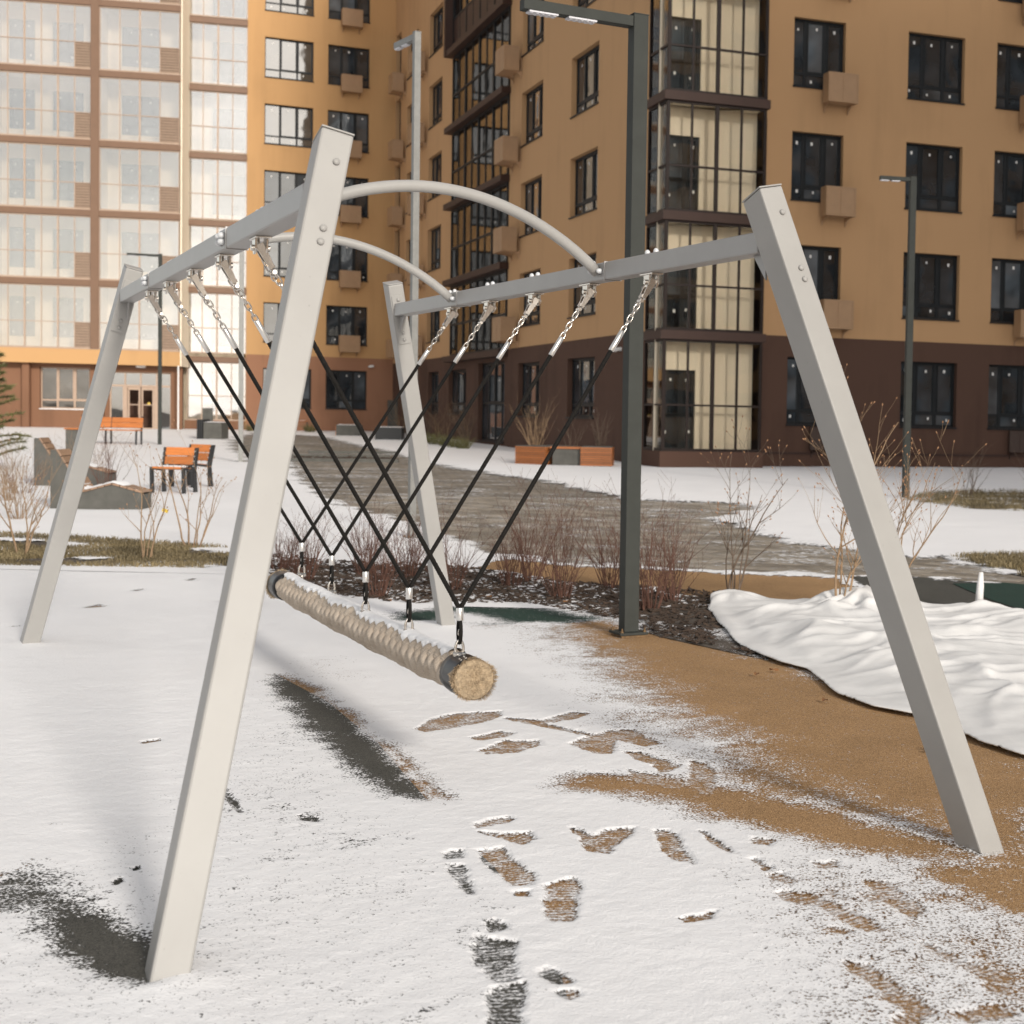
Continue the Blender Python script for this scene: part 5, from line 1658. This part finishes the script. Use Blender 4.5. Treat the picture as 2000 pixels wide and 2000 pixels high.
def leafs():
    for i, (x, y) in enumerate([(-.18, 9.16), (.60, 7.05), (-2.62, 12.5), (-1.95, 12.3), (-4.35, 13.1), (-3.35, 12.15), (-.28, 9.0), (.12, 8.2)]):
        m = MB(); n = 9
        for k in range(n):
            a = 2 * math.pi * k / n
            m.v.append((.032 * math.cos(a), .016 * math.sin(a), .008 * math.sin(2 * a + i)))
        m.v.append((0, 0, .004)); m.f += [(k, (k + 1) % n, n) for k in range(n)]
        o = m.build('dead_leaf', M_['leaf'], M=Matrix.Translation((x, y, zg(y) + .022)) @ Matrix.Rotation(rl.uniform(0, 6), 4, 'Z'))
        tag(o, 'small curled brown dead leaf lying on the ground', 'leaf', 'fallen leaves')
leafs()
m = MB(); m.obox((-6.30, 14.75, .52), (.05, .01, -.02), (0, .004, 0), (.012, 0, .03))
tag(m.build('plant_ribbon', simple('ribbon_yellow', (.6, .42, .04), .6)), 'yellow ribbon tied to a bare shrub at the edge of the grass', 'ribbon')

# ================================================================== white fleece over the bed
def fleece():
    poly = [(-.80, 12.55), (-.76, 11.9), (-.62, 11.0), (-.48, 10.3), (-.29, 9.72), (-.12, 9.42), (.02, 9.22), (.12, 8.75), (.22, 8.38), (.38, 8.02), (.56, 7.86), (.72, 7.76), (.83, 7.2), (1.0, 6.9), (1.3, 6.62), (2.2, 6.3), (3.6, 6.4), (4.2, 9), (3.6, 11.8), (2.0, 11.85), (1.45, 12.15), (1.10, 12.3), (.56, 12.45), (.12, 12.7), (-.30, 12.55), (-.62, 12.75)]
    st = .024
    xs = np.arange(-.95, 3.2, st); ys = np.arange(6.2, 13.0, st)
    X, Y = np.meshgrid(xs, ys)
    wob = (fbm(X, Y, .5, 501, 3) - .5) * .08
    sd = sdist(X, Y, poly) + wob
    e = sstep(-sd / .55)
    # folds: warped ridges running roughly across the bed, finer rumples between them
    wx = (fbm(X, Y, 1.1, 511, 3) - .5) * 1.3; wy = (fbm(X, Y, 1.0, 521, 3) - .5) * 1.4
    r1 = 1 - np.abs(2 * vnoise(X * .55 + wx, Y * .9 + wy, .75, 531) - 1)
    r2 = 1 - np.abs(2 * vnoise(X + wx * .6, Y * .7 + wy * .8, .40, 541) - 1)
    Z = .026 + .72 * e * (.02 + .08 * fbm(X, Y, 1.3, 551, 3)) + e * .045 * (r1 ** 3 - .25) + e * .030 * (r2 ** 5 - .2) + e * .032 * (1 - np.abs(2 * vnoise(X * .5 + Y * .45 + wx * .5, Y * 1.1 - X * .5 + wy * .5, .5, 591) - 1)) ** 7 + e * .008 * (1 - np.abs(2 * vnoise(X + wx, Y + wy, .16, 581) - 1)) ** 2 * 1.7 + .006 * (fbm(X, Y, .08, 561, 3) - .5)
    # hem: lifted lip along the front, tucked under at places
    lip = np.exp(-((sd + .06) / .06) ** 2)
    Z += lip * .035 * (vnoise(X, Y, .45, 571) - .15)
    # gathered mound round the shrub stems
    for (cx, cy, a, r) in ((.45, 11.75, .16, .34), (-.6, 12.6, .06, .25), (1.35, 12.0, .05, .3)):
        q = np.hypot(X - cx, (Y - cy) * .8); Z += a * np.exp(-(q / r) ** 2) * (1 + .35 * np.cos(9 * np.arctan2(Y - cy, X - cx)) * sstep(q / r))
    Z = np.maximum(Z, .03)
    ny, nx = X.shape
    idx = np.arange(nx * ny).reshape(ny, nx)
    ins = sd < 0
    keep = ins[:-1, :-1] | ins[1:, :-1] | ins[:-1, 1:] | ins[1:, 1:]
    gy, gx = np.gradient(sd, st)                         # hem: pull the outermost vertices onto the outline
    mv = np.where(ins, 0, np.clip(sd, 0, .05)); X = X - mv * gx; Y = Y - mv * gy
    q = np.stack([idx[:-1, :-1][keep], idx[:-1, 1:][keep], idx[1:, 1:][keep], idx[1:, :-1][keep]], 1)
    used = np.zeros(nx * ny, bool); used[q.ravel()] = True; new = np.cumsum(used) - 1
    me = bpy.data.meshes.new('fleece_cloth')
    co = np.stack([X.ravel()[used], Y.ravel()[used], Z.ravel()[used] + zga(Y.ravel()[used])], 1)
    me.from_pydata(co.tolist(), [], new[q].tolist())
    me.polygons.foreach_set('use_smooth', [True] * len(me.polygons))
    me.materials.append(M_['fleece'])
    o = link('fleece_cloth', me)
    sm = o.modifiers.new('smooth_rim', 'SMOOTH'); sm.iterations = 2; sm.factor = .5
    so = o.modifiers.new('solid', 'SOLIDIFY'); so.thickness = .006
    tag(o, 'crumpled white fleece sheet spread over the planting bed, snow grains on top', 'cloth')
M_['fleece'] = simple('fleece', (.70, .695, .685), .9, var=.10, scale=3, bs=.35, bscale=140, bdist=.004, spec=.2)
fleece()
m = MB(); m.tube([(1.42, 12.32, .02), (1.43, 12.32, .22), (1.435, 12.33, .33)], [.035, .03, .018], 8); m.lathe((1.47, 12.27, .045), (.4, -.2, .6), [(.01, 0), (.035, .02), (.03, .04), (.01, .055)], 9)
tag(m.build('cloth_scrap', M_['fleece'], smooth=True), 'small upright twist of white fleece at the back edge of the sheet', 'cloth')
# a bare twig lying on the tan rubber
m = MB(); m.tube([(.585, 6.98, .022), (.63, 7.0, .028), (.67, 6.985, .022)], [.006, .005, .003], 5)
tag(m.build('twig', M_['twig_dark']), 'short dark twig lying on the tan rubber by the near right post', 'twig')

# ================================================================== seats, loungers, boxes
def place(o_list, T): pass
def snow_pad(root, T, x0, x1, y0, y1, z, h=.02, name='snow_pad'):
    rnd = random.Random(int(abs(x0 * 91 + z * 77)) + 1)
    m = MB(); nx, ny = 10, 5
    for j in range(ny + 1):
        for i in range(nx + 1):
            edge = i in (0, nx) or j in (0, ny)
            m.v.append((x0 + (x1 - x0) * i / nx, y0 + (y1 - y0) * j / ny, z + (.001 if edge else h * rnd.uniform(.6, 1.1))))
    for j in range(ny):
        for i in range(nx):
            a = j * (nx + 1) + i; m.f.append((a, a + 1, a + nx + 2, a + nx + 1))
    return m.build(name, M_['snow_lump'], root, M=T, smooth=True)

def seat_chair(x, y, rz, label, w=.60):
    z = zg(y) + .02
    root = empty('park_chair', (x, y, z), label, 'chair', 'wooden park chairs')
    T = Matrix.Translation((x, y, z)) @ Matrix.Rotation(rz, 4, 'Z') @ Matrix.Scale(.88, 4)
    # local: x width, y depth (+y = back), z up; seat faces -y
    for sx in (-1, 1):
        m = MB(); q = sx * w / 2
        m.prism([(q - .02, -.24, 0), (q - .02, -.14, 0), (q - .02, -.16, .44), (q - .02, .18, .40), (q - .02, .20, 0), (q - .02, .31, 0), (q - .02, .26, .42), (q - .02, .36, .84), (q - .02, .27, .84), (q - .02, .17, .45), (q - .02, -.26, .49)], (.04, 0, 0))
        m.build('side_frame', M_['steel_black'], root, M=T, bevel=.004)
        for k in range(4):
            m2 = MB(); m2.lathe((q, .165 + .021 * k * 1.05, .50 + .09 * k), (0, -1, .25), [(.012, 0), (.012, .005)], 8); m2.build('bolt', M_['alu'], root, M=T)
    ww = w / 2 - .03
    for k in range(3):
        m = MB(); m.obox((-ww, -.25 + .145 * k, .462 - .012 * k), (2 * ww, 0, 0), (0, .135, -.012), (0, 0, .035)); m.build('seat_slat', M_['wood_orange'], root, M=T, bevel=.004)
    for k in range(2):
        m = MB(); m.obox((-ww, .195 + .042 * k, .53 + .165 * k), (2 * ww, 0, 0), (0, .036, .150), (0, .03, -.007)); m.build('back_slat', M_['wood_orange'], root, M=T, bevel=.004)
    snow_pad(root, T, -ww + .02, ww - .04, -.22, .13, .494, .022)
    return root
seat_chair(-10.28, 24.5, R(-4), 'orange wooden park chair with black sides, its snowy seat behind the forked shrub')
seat_chair(-10.66, 26.1, R(-24), 'orange wooden park chair turned away, standing behind the other chair', .56)

def lounger(x, y, rz, label):
    z = zg(y) + .01
    root = empty('wave_lounger', (x, y, z), label, 'lounger', 'wave loungers')
    T = Matrix.Translation((x, y, z)) @ Matrix.Rotation(rz, 4, 'Z') @ Matrix.Diagonal((.93, .7, 1, 1))
    prof = [(0, 0), (1.28, 0), (1.28, .25), (.86, .36), (.46, .25), (.08, .83), (0, .83)]
    m = MB(); m.prism([(a, 0, b) for a, b in prof], (0, .04, 0)); m.build('side_panel', M_['conc_dark'], root, M=T, bevel=.006)
    m = MB(); m.prism([(a, .60, b) for a, b in prof], (0, .04, 0)); m.build('side_panel', M_['conc_dark'], root, M=T, bevel=.006)
    m = MB(); m.box(.0, .03, .04, .60, .02, .8); m.build('end_panel', M_['conc_dark'], root, M=T)
    m = MB(); m.box(1.25, 1.28, .04, .60, .02, .235); m.build('end_panel', M_['conc_dark'], root, M=T)
    for (a, b), (c, d), n in (((1.28, .255), (.86, .365), 4), ((.86, .365), (.46, .255), 4), ((.46, .255), (.08, .83), 6)):
        for k in range(n):
            p0 = Vector((a + (c - a) * (k + .04) / n, -.01, b + (d - b) * (k + .04) / n)); e = Vector(((c - a) * .90 / n, 0, (d - b) * .90 / n))
            nn = Vector((e.z, 0, -e.x)).normalized() * .025
            if nn.z < 0: nn = -nn
            m = MB(); m.obox(p0, e, (0, .66, 0), nn); m.build('slat', M_['wood_pale'], root, M=T, bevel=.004)
    # snow drifted on the low part
    m = MB(); rnd = random.Random(5)
    for i in range(13):
        a = 1.02 - .62 * i / 12
        zb_ = np.interp(a, [.46, .86, 1.28], [.28, .39, .28]) if a >= .46 else .28 + (.46 - a) * 1.5
        for j in range(7):
            m.v.append((a, .03 + .58 * j / 6, zb_ + (.004 if j in (0, 6) or i in (0, 12) else .02 + rnd.uniform(0, .012))))
    for i in range(12):
        for j in range(6):
            q = i * 7 + j; m.f.append((q, q + 7, q + 8, q + 1))
    m.build('snow_pad', M_['snow_lump'], root, M=T, smooth=True)
    return root
lounger(-10.32, 20.6, R(7), 'dark concrete wave lounger with pale wood slats and a snowy hump')
lounger(-13.0, 25.4, R(10), 'dark concrete wave lounger with wood slats half hidden behind the nearer lounger')

def slat_box(name, x, y, rz, w, d, h, faces, label, cat, group=None, snow=True, body='conc_dark', nsl=8, wd='wood_red', lid=None):
    """box planter: dark core, chosen faces clad in separate wooden slats ('f' front, 'l' left, 'r' right)"""
    z = zg(y)
    root = empty(name, (x, y, z), label, cat, group)
    T = Matrix.Translation((x, y, z)) @ Matrix.Rotation(rz, 4, 'Z')
    m = MB(); m.box(0, w, 0, d, .0, h); m.build('body', M_[body], root, M=T, bevel=.006)
    sh = (h - .05) / nsl
    for f in faces:
        for k in range(nsl):
            z0 = .04 + sh * k
            m = MB()
            if f == 'f': m.box(-.022, w + .022, -.026, -.003, z0, z0 + sh * .70)
            if f == 'l': m.box(-.026, -.003, -.0, d, z0, z0 + sh * .70)
            if f == 'r': m.box(w + .003, w + .026, -.0, d, z0, z0 + sh * .70)
            m.build('slat', M_[wd], root, M=T)
    if lid:
        m = MB(); m.box(-.03, w + .03, -.03, d + .03, h + .002, h + .04); m.build('lid', M_[lid], root, M=T, bevel=.004)
    if snow:
        snow_pad(root, T, .01, w - .01, .01, d - .01, h + (.042 if lid else .002), .03)
    return root
# planter group by the courtyard wall
a = R(20)
slat_box('planter', -6.62, 38.05, R(64), 1.55, .9, .50, 'fl', 'wooden slatted planter with dry grass, end nearest the courtyard wall', 'planter', snow=False, nsl=9)
slat_box('planter', -6.42, 38.0, R(4), .72, .9, .44, '', 'dark grey planter box between two wooden planters', 'planter', snow=False)
tp = [o for o in bpy.data.objects if o.get('label') == 'dark grey planter box between two wooden planters'][0]
m = MB(); m.box(-.05, .74, -.03, .10, .445, .50); m.build('top_rail', M_['wood_red'], tp, M=Matrix.Translation((-6.42, 38.0, zg(38.0))) @ Matrix.Rotation(R(4), 4, 'Z'))
slat_box('planter', -5.68, 37.92, R(4), .74, .9, .52, 'fr', 'wooden slatted planter with thin dry stems beside the lamp post', 'planter', snow=False, nsl=9)
shrub('dry_grass_tuft', -7.05, 39.0, 1.35, 42, .45, M_['twig_tan'], 301, .010, 1, 'bushy tuft of dry grass in the end planter', 'plant', sides=3, z=.55)
shrub('dry_grass_tuft', -6.05, 38.5, 1.1, 12, .4, M_['twig_dark'], 302, .010, 1, 'thin dry stems in the dark planter box', 'plant', sides=3, z=.5)
shrub('dry_grass_tuft', -5.3, 38.4, 1.25, 16, .3, M_['twig_dark'], 303, .010, 1, 'upright dry stems in the planter beside the lamp post', 'plant', sides=3, z=.58)
# boxes and benches at the far side
slat_box('planter', -16.35, 57.1, R(8), .98, .9, .50, '', 'black box seat with a lid of snow at the foot of the brown wall', 'planter', body='steel_black')
slat_box('planter', -19.35, 62.0, R(10), .95, .9, .46, 'l', 'grey box seat with red wooden slats on one end', 'planter', nsl=7)
slat_box('litter_bin', -18.75, 38.2, R(6), .42, .42, .66, '', 'dark litter bin with a light wooden rim behind the loungers', 'bin', snow=False, lid='wood_orange')
slat_box('planter', -21.35, 53.4, R(6), .62, .9, .62, '', 'grey planter box with black ribs near the entrance', 'planter')
rib = bpy.data.objects[[o.name for o in bpy.data.objects if o.get('label') == 'grey planter box with black ribs near the entrance'][0]]
for k in range(3):
    m = MB(); m.box(-.22 + .07 * k, -.17 + .07 * k, -.02, .9, 0, .72); m.build('rib', M_['steel_black'], rib, M=Matrix.Translation((-21.35, 53.4, zg(53.4))) @ Matrix.Rotation(R(6), 4, 'Z'), bevel=.004)
m = MB(); m.box(-.3, .05, .95, 1.0, 0, 1.12); m.build('back_panel', M_['conc_dark'], rib, M=Matrix.Translation((-21.35, 53.4, zg(53.4))) @ Matrix.Rotation(R(6), 4, 'Z'))

def bench(x, y, rz, L, label, wd='wood_orange', back=True):
    z = zg(y) + .02
    root = empty('park_bench', (x, y, z), label, 'bench', 'wooden park benches')
    T = Matrix.Translation((x, y, z)) @ Matrix.Rotation(rz, 4, 'Z')
    for k in range(3):
        m = MB(); m.box(0, L, .02 + .15 * k, .15 + .15 * k, .43, .47); m.build('seat_slat', M_[wd], root, M=T, bevel=.004)
    if back:
        for k in range(2):
            for q in range(2):
                m = MB(); m.obox((q * L / 2 + .01, .46 + .04 * k, .52 + .16 * k), (L / 2 - .02, 0, 0), (0, .035, .15), (0, .03, -.007)); m.build('back_slat', M_[wd], root, M=T, bevel=.004)
    for xx in (.02, L / 2 - .02, L - .06):
        m = MB(); m.prism([(xx, .02, 0), (xx, .08, 0), (xx, .10, .43), (xx, .04, .43)], (.04, 0, 0)); m.prism([(xx, .44, 0), (xx, .50, 0), (xx, .50, .43), (xx, .60, .88), (xx, .56, .88), (xx, .44, .43)] if back else [(xx, .40, 0), (xx, .46, 0), (xx, .46, .43), (xx, .40, .43)], (.04, 0, 0))
        m.build('leg', M_['steel_black'], root, M=T)
    snow_pad(root, T, .03, L - .03, .03, .42, .472, .03)
bench(-22.4, 46.1, R(3), 1.9, 'orange wooden bench with black legs in front of the entrance doors')
bench(-24.4, 68.4, R(20), 1.7, 'red brown bench without back against the lit brown wall', 'wood_red', False)
slat_box('litter_bin', -19.25, 69.4, R(24), .5, .4, 1.5, '', 'tall dark grey cabinet in the inner corner of the courtyard', 'cabinet', snow=False)
# kerbs round the bare planting squares in the paving
def kerb(p, q, label):
    p, q = Vector((*p, 0)), Vector((*q, 0)); d = q - p; n = Vector((-d.y, d.x, 0)).normalized() * .12
    m = MB(); m.obox(p + Vector((0, 0, zg(p.y) - .02)), d + Vector((0, 0, zg(q.y) - zg(p.y))), n, (0, 0, .10))
    tag(m.build('kerb', M_['conc_dark']), kind='structure')
kerb((-13.9, 40.0), (-11.3, 40.9), ''); kerb((-14.2, 43.0), (-11.9, 43.9), ''); kerb((-13.9, 37.6), (-10.4, 38.4), '')
chips('bare_bed', [(-13.9, 37.8), (-10.4, 38.6), (-11.3, 40.8), (-13.9, 39.9)], 900, 9, .09, 'dark bare earth square set in the paving')
